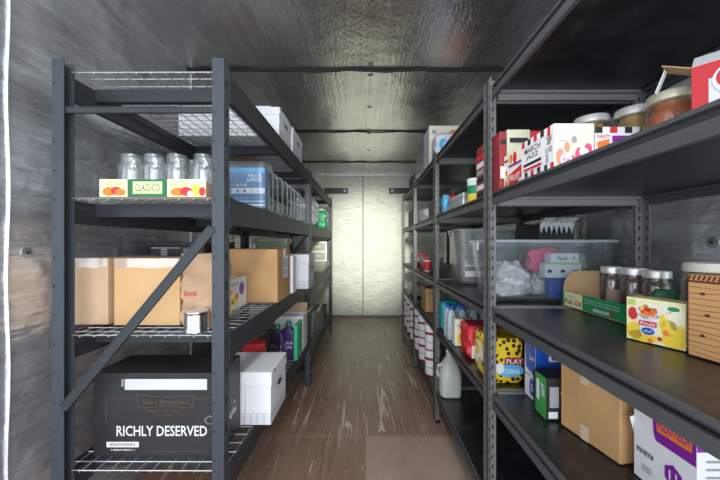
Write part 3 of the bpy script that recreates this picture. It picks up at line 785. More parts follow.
# ------------------------------------------------------------------ right, near unit: shelf with checkered boxes
zC = H+.195+.0015
def checks(mb, F, rows, n, cols=(WHITE, RED, WHITE, INK)):
    for (b0, b1, off) in rows:
        for k in range(n): mb.rect(F, cols[(k+off) % len(cols)], k/n, b0, (k+1)/n, b1, 1)
def cracker(mb, w, d, h, t1='MARCH', t2='JAZZ'):
    F = FR('left', w, d, h)
    checks(mb, F, ((0,.11,0),(.11,.22,2),(.86,1,1)), 7)
    mb.rect(F, WHITE, .05, .30, .95, .84, 1); mb.text(F, INK, t1, .15, .66, .85, .80, 2); mb.text(F, INK, t2, .22, .48, .78, .62, 2)
    mb.rect(F, INK, .1, .36, .9, .43, 2); mb.rect(F, RED, .1, .25, .9, .31, 2)
    F = FR('front', w, d, h); checks(mb, F, ((0,.12,0),(.86,1,1)), 6, (WHITE, INK, WHITE, RED)); mb.rect(F, WHITE, 0, .12, 1, .86)
    mb.rect(F, PURP, .38, .66, .9, .80, 2); mb.poly(F, ORANGE, [(.05,.35),(.05,.66),(.32,.72),(.30,.35)], 2); mb.text(F, RED, 'PARTY', .05, .74, .34, .82, 2); mb.text(F, PURP, 'CRACKERS', .4, .5, .9, .6, 2)
    F = FR('top', w, d, h); checks(mb, F, ((0,.5,0),(.5,1,2)), 6)
def straw(mb, w, d, h):
    F = FR('left', w, d, h)
    checks(mb, F, ((0,.2,1),(.8,1,2)), 3, (WHITE, INK, WHITE, RED)); mb.text(F, INK, 'SF', .3, .62, .8, .78, 2); mb.text(F, INK, '12 OZ', .15, .45, .85, .56, 2)
    mb.rect(F, GREYP, .2, .24, .45, .42, 2)
    F = FR('front', w, d, h)
    mb.rect(F, CREAM, 0, 0, 1, 1)
    for (a, b, r_) in ((.15,.3,.16),(.45,.18,.14),(.62,.34,.14),(.85,.42,.15),(.32,.5,.10),(.88,.16,.12)): mb.ell(F, PINK if a > .4 else mat('salmon print', (.82,.30,.20), .4), a, b, r_*.7, r_*1.1, 2)
    mb.ell(F, WHITE, .30, .24, .15, .15, 3); mb.text(F, PINK, 'fruit', .21, .20, .39, .28, 4); mb.ell(F, WHITE, .74, .40, .12, .09, 3); mb.ell(F, GREYP, .5, .66, .07, .08, 2); mb.text(F, GREYP, 'strawberry', .1, .60, .36, .66, 3)
def redside(mb, w, d, h):
    F = FR('left', w, d, h)
    mb.rect(F, CREAM, 0, .55, 1, 1, 1); mb.poly(F, RED, [(0,.0),(1,.18),(1,.5),(0,.36)], 2); mb.text(F, WHITE, 'FRUIT', .1, .16, .9, .32, 3); mb.rect(F, PURP, 0, .56, 1, .62, 2); mb.ell(F, ORANGE, .2, .78, .12, .12, 2); mb.ell(F, RED, .5, .76, .14, .16, 2)
    checks(mb, F, ((0,.13,0),), 4, (WHITE, RED, INK, WHITE))
G = 'printed cracker and snack boxes on the upper right shelf'
carton('snack_box', 'white box with strawberries, its corner nearest the aisle on the upper right shelf', 'box', .505, .612, .86, .905, zC, .127, WHITE, deco=straw, flaps=False, group=G)
carton('cracker_box', 'checkered cracker box with a black lettered side next to the strawberry box', 'box', .505, .60, .907, 1.035, zC, .127, WHITE, deco=cracker, flaps=False, group=G)
carton('cracker_box', 'checkered box facing the camera with a purple stripe, below the jar lids', 'box', .615, .735, .86, .900, zC, .118, WHITE, deco=lambda m, w, d, h: cracker(m, w, d, h, 'SALT', 'OAT'), flaps=False, group=G)
carton('snack_box', 'cream box with a slanting red fruit band beside the checkered cracker box', 'box', .505, .60, 1.037, 1.13, zC, .127, WHITE, deco=redside, flaps=False, group=G)
def farm(mb, w, d, h):
    F = FR('left', w, d, h)
    mb.rect(F, CREAM, 0, 0, 1, 1); mb.rect(F, RED, .3, 0, .7, .55, 2); mb.ell(F, WHITE, .5, .3, .16, .12, 3); mb.rect(F, YEL, .75, 0, .95, .5, 2); mb.rect(F, INK, .1, .8, .9, .86, 2)
carton('snack_box', 'slim cream box with a red stripe against the shelf post', 'box', .505, .60, 1.132, 1.166, zC, .120, CREAM, deco=farm, flaps=False, group=G)
def tallr(mb, w, d, h):
    F = FR('front', w, d, h); mb.rect(F, INK, .1, .78, .9, .86, 2); mb.rect(F, CREAM, .1, .2, .9, .4, 2)
for k, (xa, xb, hh, m, lb) in enumerate(((.488, .513, .215, DRED, 'tall dark red box standing by the shelf post, left of the cream one'), (.5155, .60, .222, mat('pale olive print', (.55,.56,.42), .5), 'tall pale olive box behind the checkered cracker box'), (.603, .665, .218, RED, 'tall red box right of the pale olive box'))):
    carton('tall_box', lb, 'box', xa, xb, 1.168, 1.236, zC, hh, m, deco=tallr, flaps=False)
glass_jar('noodle jar with a silver lid standing behind the checkered boxes', .705, 1.002, zC, .192, .052, LIDM, PASTA, .7, group='lidded jars on the upper right shelf')
glass_jar('jar of yellow noodles with a silver lid between the other two lidded jars', .765, .912, zC, .182, .050, LIDM, PASTA, .7, group='lidded jars on the upper right shelf')
glass_jar('wide jar of orange preserve with a gold lid', .765, .800, zC, .172, .055, LIDG, SAUCE, .74, group='lidded jars on the upper right shelf')
t = thing('cracker_carton', 'torn open red and white carton with lifted flap at the right edge', 'carton', (.778, .656, zC), math.radians(-52))
w, d, h = .15, .05, .188
mb = MB().box(-w/2, w/2, -d/2, d/2, 0, h, WHITE)
F = FR('front', w, d, h)
mb.rect(F, RED, 0, 0, .17, 1, 1); mb.poly(F, RED, [(.17,.82),(.17,1),(1,1),(1,.82)], 1)
mb.ell(F, WHITE, .66, .78, .46, .24, 2, 28); mb.ell(F, RED, .66, .80, .42, .20, 3, 28)
mb.ell(F, PINK, .62, .18, .40, .30, 2, 28); mb.ell(F, mat('coral print', (.85,.16,.08), .4), .62, .16, .35, .25, 3, 28)
mb.ell(F, WHITE, .09, .22, .055, .05, 3); mb.rect(F, WHITE, .0, .18, .02, .5, 2)
mb.text(F, WHITE, 'RITZ', .42, .72, .92, .86, 4) if False else None
mb.build('box_body', t)
M = Matrix.Translation((-w/2, -d/2, h)) @ Matrix.Rotation(math.radians(-62), 4, 'Y')
MB().box(-.001, .001, 0, d, 0, .055, KRAFT, M).build('flap', t)
M = Matrix.Translation((-w/2, -d/2, h)) @ Matrix.Rotation(math.radians(-48), 4, 'X')
MB().box(0, w, -.001, .001, 0, .05, WHITE, M).build('flap', t)
M = Matrix.Translation((-w/2-.045, -d/2+.01, h+.018)) @ Matrix.Rotation(math.radians(200), 4, 'Y')
MB().box(-.001, .001, 0, .02, 0, .05, WHITE, M).build('torn_strip', t)

# ------------------------------------------------------------------ right near unit: middle shelf
zD = H-.245+.0015
t = thing('display_tray', 'green cardboard display tray lettered Fish Oil with a high brown back', 'cardboard tray', (.863, 1.125, zD))
w, d, h = .150, .32, .058; th = .002
mb = MB().box(-w/2, w/2, -d/2, d/2, 0, th, KRAFT2)
mb.box(-w/2, -w/2+th, -d/2, d/2, th, h, GREEN); mb.box(w/2-th, w/2, -d/2, d/2-.1, th, h*.6, GREEN); mb.box(-w/2+th, w/2-th, -d/2, -d/2+th, th, h, GREEN)
F = FR('left', w, d, h)
mb.rect(F, YELP, .05, .06, .38, .99, 2); mb.text(F, INK, 'Fish Oil', .07, .20, .36, .54, 3); mb.text(F, LBLUE, 'Ultra', .10, .64, .26, .82, 3)
mb.text(F, WHITE, 'Freshness for every heart', .42, .68, .92, .80, 2); mb.text(F, WHITE, 'purity you can trust daily', .42, .52, .92, .63, 2)
mb.rect(F, WHITE, .55, .18, .78, .34, 2); mb.ell(F, RED, .82, .26, .025, .10, 3); mb.text(F, INK, '120 SOFTGELS', .56, .21, .77, .31, 3)
mb.build('tray_body', t)
# curved high back across the far end
mb = MB(); poly = [(-w/2+.003, .003), (-w/2+.003, h)]
for k in range(9):
    a = PI-k/8*PI/2; poly.append((-w/2+.058+.055*math.cos(a), h+.005+.073*math.sin(a)))
poly += [(w/2-.003, .136), (w/2-.003, .003)]
mb.prism(poly, 'y', d/2-.004, d/2-.002, KRAFT); mb.build('tray_end', t)
GJ = 'dark brown filled jars behind the green tray'
glass_jar('jar of dark brown contents nearest the high brown tray back', .886, 1.150, zD, .158, .038, LIDM, COFFEE, .74, GJ, None)
glass_jar('jar of dark brown contents between the other two dark jars', .890, 1.062, zD, .160, .038, LIDM, COFFEE, .74, GJ, None)
glass_jar('jar of dark brown contents nearest the wood print box', .893, .982, zD, .158, .038, LIDM, COFFEE, .74, GJ, None)
for j_, o in enumerate([o for o in C.objects if o.get('group') == GJ]):
    mb = MB(); F = (Vector((-.028,-.0385,.02)), Vector((1,0,0)), Vector((0,0,1)), Vector((0,-1,0)), .056, .07)
    n = 8; vs = []
    for i in range(n+1):
        a = -PI*.62-.75+1.5*i/n; vs += [(.0386*math.cos(a), .0386*math.sin(a), .028), (.0386*math.cos(a), .0386*math.sin(a), .085)]
    mb.add(vs, [(2*i, 2*i+2, 2*i+3, 2*i+1) for i in range(n)], mat('faded jar label', (.30,.22,.16), .6), True); mb.build('label', o)
def fruit(mb, w, d, h):
    F = FR('front', w, d, h)
    mb.rect(F, YELP, 0, 0, 1, 1)
    mb.ell(F, RED, .12, .62, .09, .15, 2); mb.ell(F, YEL, .15, .22, .15, .20, 2); mb.ell(F, YEL, .75, .42, .14, .18, 2); mb.ell(F, mat('warm white print', (.9,.86,.66), .4), .86, .66, .13, .28, 2); mb.ell(F, YEL, .82, .14, .2, .14, 2)
    mb.ell(F, WHITE, .40, .72, .22, .20, 3, 28); mb.poly(F, WHITE, [(.20,.66),(.60,.66),(.54,.18),(.27,.18)], 3)
    for k in range(22):
        a = random.uniform(0, 6.28); r_ = random.uniform(0, .8); mb.ell(F, random.choice((ORANGE, YEL, ORANGE, RED, mat('peach print', (.9,.45,.12), .4))), .40+.18*r_*math.cos(a), .73+.16*r_*math.sin(a), .05, .055, 4+k % 3, 8)
    mb.rect(F, RED, .25, .38, .56, .50, 8); mb.text(F, WHITE, 'Fruit', .28, .40, .54, .48, 9); mb.ell(F, BLUE, .41, .27, .11, .08, 8); mb.text(F, WHITE, 'diced', .34, .25, .48, .30, 9)
    mb.ell(F, YEL, .30, .12, .26, .13, 2); mb.ell(F, YEL, .93, .30, .07, .22, 3); mb.ell(F, CREAM, .70, .84, .12, .12, 2); mb.ell(F, YEL, .62, .56, .08, .14, 2)
    mb.rect(F, LGREEN, .03, .82, .17, .96, 3); mb.ell(F, GREEN, .82, .85, .10, .05, 3); mb.ell(F, ORANGE, .70, .30, .05, .06, 4); mb.ell(F, RED, .60, .14, .04, .05, 4); mb.ell(F, ORANGE, .44, .06, .05, .05, 4)
a = math.atan2(-.108, .046)
t = carton('fruit_cup_box', 'bright yellow fruit cup box with diced fruit picture standing on the middle shelf', 'box', -.0585, .0585, -.026, .026, zD, .107, YELP, deco=fruit, flaps=False)
n_ = Vector((.108, .046)).normalized(); ctr = Vector((.703, .780))+n_*.026
t.location = (ctr.x, ctr.y, zD); t.rotation_euler = (0, 0, a)
def woodp(mb, w, d, h):
    for f in ('front', 'left'):
        F = FR(f, w, d, h)
        rnd = random.Random(3)
        for k in range(13):
            b = .05+k*.066; pts = []
            ph = rnd.uniform(0, 6); am = rnd.uniform(.004, .012)
            xs = [i/14 for i in range(15)]
            up = [(x_, b+am*math.sin(ph+x_*7)+.002) for x_ in xs]; lo = [(x_, b+am*math.sin(ph+x_*7)-.003) for x_ in reversed(xs)]
            for i in range(14):
                mb.poly(F, BROWNI, [up[i], up[i+1], lo[13-i], lo[14-i]][::-1], 1)
        for k in range(3): mb.ell(F, BROWNI, .2+.06*(k % 2), .27+.25*k, .035, .018, 2)
        mb.rect(F, BROWNI, 0, .90, 1, .925, 1)
        for k in range(16): mb.poly(F, BROWNI, [(k/16,.93),(k/16+.03,.93),(k/16+.06,.99),(k/16+.03,.99)], 1)
t = carton('wood_print_box', 'brown box printed with wood grain lines at the right edge of the middle shelf', 'box', -.07, .07, -.035, .035, zD, .178, mat('tan board', (.62,.33,.13), .65), deco=woodp, flaps=False)
n_ = Vector((.055, .012)).normalized(); u_ = Vector((.02, -.10)).normalized()
t.location = (.759, .6457, zD); t.rotation_euler = (0, 0, math.atan2(-.98, .18))
glass_jar('jar with a wide ivory lid peeking over the wood print box', .850, .800, zD, .192, .047, LIDW, COFFEE, .74, None)
lumpthing('green_packet', 'green and yellow packet leaning between the dark jars and fruit cup box', 'packet', .838, .898, zD, .06, .028, .115, DGREEN, rz=-.6, amp=.002, seed=5, squ=5, body='packet_body')

# ------------------------------------------------------------------ right near unit: lower shelf
zE = H-.575+.0015
def bluebox(mb, w, d, h):
    F = FR('left', w, d, h)
    mb.poly(F, BLUE, [(.2,.52),(1,.44),(1,1),(.05,1)], 1); mb.ell(F, BLUE, .70, .22, .22, .16, 2); mb.text(F, WHITE, '25', .58, .16, .84, .28, 3); mb.text(F, WHITE, 'Lime', .5, .70, .9, .80, 2); mb.rect(F, GREYP, .1, .40, .6, .43, 2); mb.ell(F, YEL, .12, .36, .06, .05, 3)
    F = FR('front', w, d, h); mb.rect(F, BLUE, 0, .48, 1, 1, 1); mb.text(F, WHITE, 'LA', .25, .72, .75, .90, 2); mb.rect(F, GREYP, .1, .36, .8, .38, 2)
carton('sparkling_water_box', 'blue and white box behind the green carton on the lower right shelf', 'box', .612, .80, 1.155, 1.235, zE, .205, WHITE, deco=bluebox, flaps=False)
def greenbox(mb, w, d, h):
    F = FR('left', w, d, h); mb.rect(F, mat('leaf green print', (.06,.32,.08), .45), .2, 0, 1, 1, 1); mb.rect(F, WHITE, .3, .35, .5, .85, 2); mb.text(F, WHITE, 'TEA', .6, .5, .9, .8, 2); mb.rect(F, INK, 0, .8, .2, 1, 2)
    F = FR('front', w, d, h); mb.rect(F, GREYP, .08, .3, .35, .8, 2); mb.rect(F, WHITE, .05, .04, .32, .2, 2); mb.text(F, WHITE, 'ORGANIC', .4, .6, .9, .7, 2)
carton('green_carton', 'small green and black carton left of the big brown carton', 'carton', .588, .70, 1.042, 1.125, zE, .135, INK, deco=greenbox, flaps=False)
def seamd(mb, w, d, h):
    F = FR('left', w, d, h); mb.rect(F, KRAFTD, .30, 0, .304, 1, 1); mb.rect(F, TAPE, .38, .0, .52, .16, 1); mb.rect(F, TAPE, .38, .62, .52, .8, 1); F = FR('front', w, d, h); mb.rect(F, KRAFTD, .10, 0, .108, 1, 1); mb.rect(F, INK, .14, .78, .2, .84, 1)
carton('brown_carton', 'big orange brown carton on the lower right shelf under the shelf edge', 'carton', .638, .866, .850, 1.044, zE, .262, KRAFT3, deco=seamd, rz=.2)
t = thing('receipt_bundle', 'crumpled white papers wedged between brown carton and purple printed box', 'papers', (.715, .815, zE))
for k, (x_, z_, a_, w_, h_) in enumerate(((-.03, .01, .1, .05, .045), (-.03, .075, -.35, .035, .07), (-.01, .03, .3, .045, .05))):
    M = Matrix.Translation((x_, -.004*k, z_)) @ Matrix.Rotation(a_, 4, 'Y') @ Matrix.Rotation(.12, 4, 'X')
    MB().box(0, w_, -.0006, .0006, 0, h_, WHITE, M).build('paper', t)
def flexi(mb, w, d, h):
    F = FR('left', w, d, h)
    mb.poly(F, PURP, [(.36,.50),(.40,.44),(1,.44),(1,1),(.30,1)], 1); mb.rect(F, ORANGE, .42, .53, .95, .67, 2); mb.text(F, PURP, 'FLEXI-TECH', .45, .56, .92, .64, 3); mb.text(F, WHITE, 'Design', .62, .72, .86, .78, 3)
    hx = [(.68+.15*math.cos(PI/3*k+PI/6), .24+.095*math.sin(PI/3*k+PI/6)) for k in range(6)]; mb.poly(F, PURP, hx, 2); mb.text(F, WHITE, '11', .62, .20, .74, .28, 3)
    mb.rect(F, INK, .06, .245, .36, .285, 2); mb.text(F, WHITE, 'LATEX FREE', .08, .252, .34, .278, 3)
    for k in range(9): mb.rect(F, GREYP, .16+k*.02, .10, .168+k*.02, .16, 2)
    for f in ('front',):
        F = FR(f, w, d, h); mb.rect(F, PURP, 0, .56, 1, 1, 1)
        for k in range(7): mb.rect(F, GREYP, .07, .48-.06*k, .07+.5*(1-.08*(k % 3)), .495-.06*k, 2)
        mb.text(F, WHITE, 'FLEXI-TECH', .1, .68, .6, .76, 2)
carton('printed_box', 'white box with purple FLEXI-TECH band and hexagon at the lower right corner', 'box', .672, .93, .650, .802, zE, .268, WHITE, deco=flexi, flaps=False)

# ------------------------------------------------------------------ right, second unit
zB = H+.60+.0015
zF = H-1.0+.0015
lumpthing('wrapped_pack', 'blue and white film wrapped roll pack on top of the right shelves', 'wrapped pack', .575, 2.36, zB, .16, .16, .20, mat('white film wrap', (.68,.72,.78), .3, noise=.2, nscale=12), amp=.003, seed=12, squ=6, body='pack_body')
t = C.objects[-1].parent if C.objects[-1].parent else None
wp = [o for o in C.objects if o.name.startswith('wrapped_pack')][0]
mb = MB(); F = (Vector((-.07,-.087,.02)), Vector((1,0,0)), Vector((0,0,1)), Vector((0,-1,0)), .14, .16)
mb.ell(F, LBLUE, .30, .55, .20, .26, 1); mb.ell(F, BLUE, .62, .42, .18, .22, 2); mb.ell(F, WHITE, .42, .52, .10, .12, 3); mb.build('print', wp, label='blue printed swirls')
def redcirc(mb, w, d, h):
    F = FR('front', w, d, h); mb.rect(F, CREAM, 0, 0, 1, 1, 1); mb.ell(F, ORANGE, .72, .62, .26, .28, 2, 28); mb.ell(F, RED, .72, .60, .21, .22, 3, 28); mb.rect(F, GREYP, .08, .80, .2, .9, 2); mb.text(F, RED, 'FARM', .1, .45, .4, .6, 2)
carton('printed_carton', 'white carton with a big red circle on top of the right shelves near ceiling', 'carton', .49, .76, 2.48, 2.72, zB, .315, WHITE, deco=redcirc, flaps=False)
lumpthing('plastic_pack', 'grey translucent plastic pack on top of the right shelves behind the red circle carton', 'plastic pack', .56, 2.95, zB, .17, .36, .22, PLASTM, amp=.006, seed=14, squ=6, body='pack_body')
# shelf C
zz = zC
def stackd(mb, w, d, h):
    F = FR('left', w, d, h)
    for k, m in enumerate((INK, WHITE, INK, GREYP, WHITE, RED, DRED)): mb.rect(F, m, 0, k/7.+.02, 1, k/7.+.12, 1)
    F = FR('front', w, d, h)
    for k, m in enumerate((INK, WHITE, INK, GREYP, WHITE, RED, DRED)): mb.rect(F, m, 0, k/7.+.02, 1, k/7.+.12, 1)
carton('striped_box', 'dark red box with black and white bands just past the near shelf post', 'box', .495, .57, 1.33, 1.43, zz, .225, DRED, deco=stackd, flaps=False)
def tub(label, x, y, z, h, r, m, bands, group=None, lidm=WHITE, name='plastic_tub', cat='tub'):
    t = thing(name, label, cat, (x, y, z), 0, group)
    mb = MB(); mb.lathe([(r*.88,0),(r*.90,.003),(r*.97,h*.86)], m)
    for (a, b, bm) in bands: mb.lathe([(r*(.901+.079*a)+.0006, h*a*.9), (r*(.901+.079*b)+.0006, h*b*.9)], bm, cap=False)
    mb.build('tub_body', t); MB().lathe([(r*.99,h*.86),(r,h*.87),(r,h*.98),(r*.96,h),(r*.9,h),(r*.88,h*.985),(.001,h*.985)], lidm).build('lid', t)
    return t
tub('white lidded tub with green and yellow label on the second right shelf', .548, 1.60, zz, .128, .042, WHITE, ((.45,.8,GREEN),(.05,.44,YEL)))
p = None
for k in range(5):
    lb = 'small empty glass jar on the second right shelf, %s' % ('nearest the white green tub', 'second from the white green tub', 'middle of the row', 'second from the coloured packets', 'nearest the coloured packets')[k]
    if p is None: p = glass_jar(lb, .525, 1.72, zz, .078, .026, group='small glass jars in a row', name='small_jar')
    else: copy_tree(p, (.525, 1.72+.062*k, zz), lb)
for k, (x_, m, lb) in enumerate(((.515, LBLUE, 'blue packet at the end of the small jars'), (.560, RED, 'red packet between two coloured packets'), (.607, PURP, 'purple packet right of the red packet'))):
    lumpthing('snack_packet', lb+' on the second right shelf', 'packet', x_, 2.08, zz, .04, .08, .12, m, amp=.002, seed=20+k, squ=5, body='packet_body')
# shelf D bins
b1 = bin_box('large clear lidded storage bin with pink and white contents on the middle right shelf', .497, 1.052, 1.315, 1.56, zD, .262, PLAST, clear_plastic('bin lid', (.80,.86,.90), .5, .3, .2))
lumpthing('white_filling', 'pile of shredded white filling inside the large clear bin', 'filling', .63, 1.42, zD+.016, .17, .15, .15, BATTING, amp=.010, seed=31, squ=3, pinch=.5, body='filling_body')
lumpthing('white_filling', 'lower mound of white filling left of the blue box inside the clear bin', 'filling', .795, 1.465, zD+.016, .13, .09, .10, BATTING, amp=.008, seed=32, squ=3, pinch=.6, body='filling_body')
lumpthing('pink_bundle', 'pink folded cloth inside the large clear bin', 'bundle', .80, 1.435, zD+.12, .15, .05, .105, PINK, amp=.004, seed=33, squ=4, body='cloth_body')
lumpthing('grey_bundle', 'grey knitted ball inside the clear bin at its right end', 'bundle', .93, 1.44, zD+.13, .10, .09, .07, mat('grey yarn', (.40,.38,.36), .9, noise=.3, nscale=50, bump=.6, bscale=60), amp=.004, seed=34, squ=2.3, body='yarn_body')
def smallw(mb, w, d, h):
    F = FR('front', w, d, h)
    for k in range(3): mb.rect(F, INK, .06+k*.36, .35, .18+k*.36, .55, 2)
    mb.rect(F, LGREEN, 0, .9, 1, 1, 1)
carton('blue_box', 'blue box under the white boxes inside the large clear bin', 'box', .775, .90, 1.345, 1.39, zD+.016, .085, BLUE, flaps=False)
carton('white_box', 'wide white box on the blue box inside the clear bin', 'box', .752, .905, 1.343, 1.392, zD+.1015, .062, WHITE, deco=smallw, flaps=False)
def smallt(mb, w, d, h):
    F = FR('front', w, d, h); mb.text(F, INK, 'Faith', .25, .3, .6, .7, 2); mb.ell(F, GREYP, .82, .5, .05, .2, 2); mb.rect(F, mat('mint print', (.45,.75,.65), .5), 0, 0, 1, .15, 1)
carton('white_box', 'narrow white box topmost of the stack inside the clear bin', 'box', .775, .895, 1.345, 1.39, zD+.164, .040, WHITE, deco=smallt, flaps=False)
b2 = bin_box('tall milky lidded bin behind the large clear bin on the middle right shelf', .55, .985, 1.90, 2.18, zD, .335, PLASTM, mat('dull grey lid', (.42,.44,.43), .4))
lumpthing('flour_sack', 'pale sack with text band inside the tall milky bin', 'sack', .655, 1.98, zD+.016, .15, .10, .23, FLOURB, amp=.004, seed=41, squ=5, body='sack_body')
fs = [o for o in C.objects if o.name.startswith('flour_sack')][0]
mb = MB(); F = (Vector((-.06,-.0565,.03)), Vector((1,0,0)), Vector((0,0,1)), Vector((0,-1,0)), .12, .17)
mb.rect(F, WHITE, 0, .35, 1, .60, 1); mb.text(F, INK, 'FLOUR', .2, .43, .8, .53, 2); mb.rect(F, WHITE, 0, .0, 1, .2, 1); mb.build('print', fs, label='white text band')
carton('black_box', 'black box behind the large clear bin with a white bag over it', 'box', .865, 1.04, 1.60, 1.85, zD, .345, DARKP, flaps=False)
t = thing('plastic_bag', 'crinkled white plastic bag draped over the black box', 'plastic bag', (.950, 1.70, zD+.347))
mb = MB(); nx, ny = 26, 7
rnd = random.Random(5); vs = []; fs_ = []
for j in range(ny):
    for i in range(nx):
        x_ = -.085+.17*i/(nx-1)
        if j < 3: y_, z_ = -.06+.06*(2-j)/1.0*0+(-.05-.027*j), .020+.006*rnd.random()
        else: y_, z_ = -.108-.003*rnd.random(), .018-(.012+.006*math.sin(i*1.7))*(j-2)-.006*rnd.random()
        vs.append((x_, y_, z_))
for j in range(ny-1):
    for i in range(nx-1): fs_.append((j*nx+i, j*nx+i+1, (j+1)*nx+i+1, (j+1)*nx+i))
mb.add(vs, fs_, mat('white crinkle film', (.66,.68,.70), .35), True)
o = mb.build('bag_body', t); sol = o.modifiers.new('s', 'SOLIDIFY'); sol.thickness = .001
# shelf E of second unit
t = lumpthing('polka_pack', 'yellow dotted film pack with light blue band beside the shelf post', 'wrapped pack', .575, 1.40, zE, .145, .18, .185, POLKA, amp=.002, seed=51, squ=9, end=.12, body='pack_body')
mb = MB(); F = (Vector((-.055,-.0945,.03)), Vector((1,0,0)), Vector((0,0,1)), Vector((0,-1,0)), .125, .12)
mb.ell(F, LBLUE, .55, .22, .45, .22, 1); mb.ell(F, WHITE, .2, .3, .14, .18, 2); mb.rect(F, DRED, .36, .42, .98, .66, 3); mb.text(F, WHITE, 'PLAY', .42, .46, .94, .62, 4); mb.text(F, WHITE, 'CORNS', .3, .12, .85, .28, 4); mb.build('label', t, label='light blue and dark red label')
mb = MB(); F = (Vector((-.0775,.07,.03)), Vector((0,-1,0)), Vector((0,0,1)), Vector((-1,0,0)), .14, .13)
mb.ell(F, CREAM, .45, .55, .34, .40, 1); mb.ell(F, YEL, .3, .62, .16, .2, 2); mb.rect(F, GREYP, .4, .2, .7, .35, 2); mb.build('side_label', t)
t = lumpthing('red_bag', 'red and white bag behind the yellow dotted pack', 'bag', .60, 1.66, zE, .19, .16, .165, RED, amp=.004, seed=52, squ=6, end=.15)
mb = MB(); F = (Vector((-.080,-.086,.01)), Vector((1,0,0)), Vector((0,0,1)), Vector((0,-1,0)), .14, .14)
mb.rect(F, WHITE, 0, 0, .9, .45, 1); mb.text(F, WHITE, 'Cola', .1, .55, .7, .8, 2); mb.build('print', t, label='white lower panel')
WB = bottle('water bottle with dark blue cap, front row nearest the aisle', .515, 1.93, zE, .056, .056, .20, mat('pale bottle plastic', (.55,.66,.72), .2, trans=.3), BLUE, name='water_bottle', group='capped water bottles on the lower right shelf')
for k, (x_, y_, lb) in enumerate(((.580, 1.93, 'front row second from the aisle'), (.645, 1.93, 'front row third from the aisle'), (.710, 1.93, 'front row farthest from the aisle'), (.515, 2.0, 'back row at the aisle'), (.580, 2.0, 'back row second from the aisle'), (.645, 2.0, 'back row third from the aisle'))):
    copy_tree(WB, (x_, y_, zE), 'water bottle with dark blue cap, '+lb)
def cardd(mb, w, d, h):
    F = FR('front', w, d, h); mb.text(F, GREYP, 'quiet', .1, .7, .6, .85, 2); mb.ell(F, YEL, .3, .3, .2, .2, 2)
carton('white_card_box', 'white card box in front of the capped water bottles', 'box', .50, .60, 1.80, 1.86, zE, .15, CREAM, deco=cardd, flaps=False)
TEAL = mat('teal film', (.02,.32,.36), .35)
lumpthing('teal_pack', 'teal and white film pack at the far end of the lower right shelf', 'wrapped pack', .56, 2.125, zE, .14, .11, .20, TEAL, amp=.003, seed=55, squ=5, body='pack_body')
# gallon jug on bottom board
t = thing('plastic_jug', 'milky empty gallon jug on the bottom right shelf by the post', 'jug', (.555, 2.13, zF))
R = [rr(.12,.12,.03,0), rr(.135,.135,.035,.008), rr(.14,.14,.04,.12), rr(.135,.135,.05,.16), rr(.10,.10,.045,.21), rr(.06,.06,.029,.245), rr(.042,.042,.0205,.262), rr(.042,.042,.0205,.280)]
MB().loft(R, PLASTW).build('jug_body', t); MB().lathe([(.023,.280),(.023,.298),(.021,.300)], WHITE, n=18).build('cap', t)
mb = MB(); mb.tube([(-.05+.0, 0, .20),(-.075, 0, .19),(-.082, 0, .15),(-.072, 0, .12)], .009, PLASTW, 8); mb.build('handle', t)
# tubs
TB = None
GT = 'white tubs with red rims stacked on the bottom right shelves'
st = [(.512, 2.46, 'nearest stack'), (.515, 2.78, 'second stack'), (.518, 3.04, 'third stack'), (.520, 3.36, 'fourth stack'), (.52, 3.62, 'fifth stack'), (.52, 3.88, 'farthest stack')]
for x_, y_, nm in st:
    for k in range(2):
        lb = 'white tub with red rim in the %s on the bottom right shelf, %s' % (nm, ('lower one', 'upper one')[k])
        if TB is None: TB = tub(lb, x_, y_, zF, .190, .062, WHITE, ((.0,.06,DRED),(.70,.82,DRED),(.36,.40,GREYP)), GT)
        else: copy_tree(TB, (x_, y_, zF+.1915*k), lb)
# third unit
carton('brown_box', 'small brown box on the lower shelf above the white tubs', 'box', .50, .62, 2.68, 2.9, zE, .20, KRAFT3)
tub('red labelled jar on the middle shelf of the third right unit', .545, 2.85, zD, .115, .036, WHITE, ((.1,.85,RED),), lidm=RED, name='red_jar', cat='jar')
bin_box('small milky tub behind the red labelled jar', .50, .72, 2.95, 3.12, zD, .12, PLASTM, name='storage_tub', cat='tub')
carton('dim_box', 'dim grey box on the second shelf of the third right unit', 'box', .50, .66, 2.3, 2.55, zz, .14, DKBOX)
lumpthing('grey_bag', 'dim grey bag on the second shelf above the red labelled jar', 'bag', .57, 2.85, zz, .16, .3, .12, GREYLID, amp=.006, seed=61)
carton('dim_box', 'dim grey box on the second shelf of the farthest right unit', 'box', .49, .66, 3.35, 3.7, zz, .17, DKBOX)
carton('dim_box', 'dark red box on the middle shelf of the farthest right unit', 'box', .50, .66, 3.4, 3.6, zD, .15, DRED)
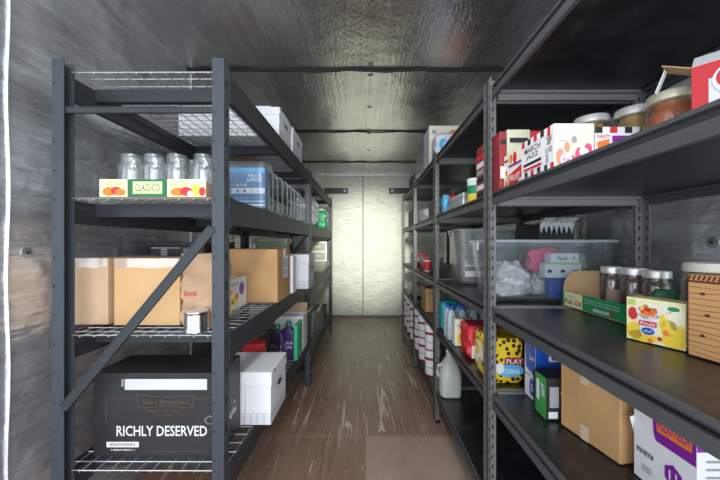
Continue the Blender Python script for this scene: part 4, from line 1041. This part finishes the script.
lumpthing('grey_bag', 'dim grey bag on the lower shelf of the farthest right unit', 'bag', .57, 3.6, zE, .16, .35, .14, GREYLID, amp=.006, seed=62)
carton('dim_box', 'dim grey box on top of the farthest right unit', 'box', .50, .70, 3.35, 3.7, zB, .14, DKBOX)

# ------------------------------------------------------------------ lights
def area(name, loc, rot, sx, sy, e_, col):
    L_ = bpy.data.lights.new(name, 'AREA'); L_.shape = 'RECTANGLE'; L_.size = sx; L_.size_y = sy; L_.energy = e_; L_.color = col
    o = bpy.data.objects.new(name, L_); C.objects.link(o); o.location = loc; o.rotation_euler = rot; return o
area('entrance_daylight', (0, -.70, 1.25), (PI/2, 0, 0), 1.5, 2.1, 40, (.90,.95,1.0))
sp = bpy.data.lights.new('door_fill_spot', 'SPOT'); sp.energy = 640; sp.spot_size = math.radians(25); sp.spot_blend = .85; sp.shadow_soft_size = .12; sp.color = (1.0,1.0,.97)  # added spot lamp, cone narrowed to brighten the end doors
o = bpy.data.objects.new('door_fill_spot', sp); C.objects.link(o); o.location = (.02, -.05, 1.75)
o.rotation_euler = (Vector((.0, 5.3, 1.15))-o.location).to_track_quat('-Z', 'Y').to_euler()
area('unseen_ceiling_fill', (0, .55, ZC-.05), (0, 0, 0), .12, 1.0, 8, (1.0,.97,.90))  # unseen fill lamp added above the frame, not a real fixture
w = bpy.data.worlds.new('World'); S.world = w; w.use_nodes = True
w.node_tree.nodes['Background'].inputs[0].default_value = (.75,.85,1,1); w.node_tree.nodes['Background'].inputs[1].default_value = .9

# ------------------------------------------------------------------ camera
cam = bpy.data.cameras.new('camera'); co = bpy.data.objects.new('camera', cam); C.objects.link(co)
co.location = (0, 0, H); co.rotation_euler = (PI/2, 0, 0)
cam.sensor_width = 36; cam.lens = 16; cam.shift_x = -6/720; cam.shift_y = 4/720; cam.clip_start = .02
S.camera = co
S.view_settings.view_transform = 'Standard'; S.view_settings.look = 'None'; S.view_settings.gamma = 1; S.view_settings.use_curve_mapping = False
S.view_settings.exposure = 0.42
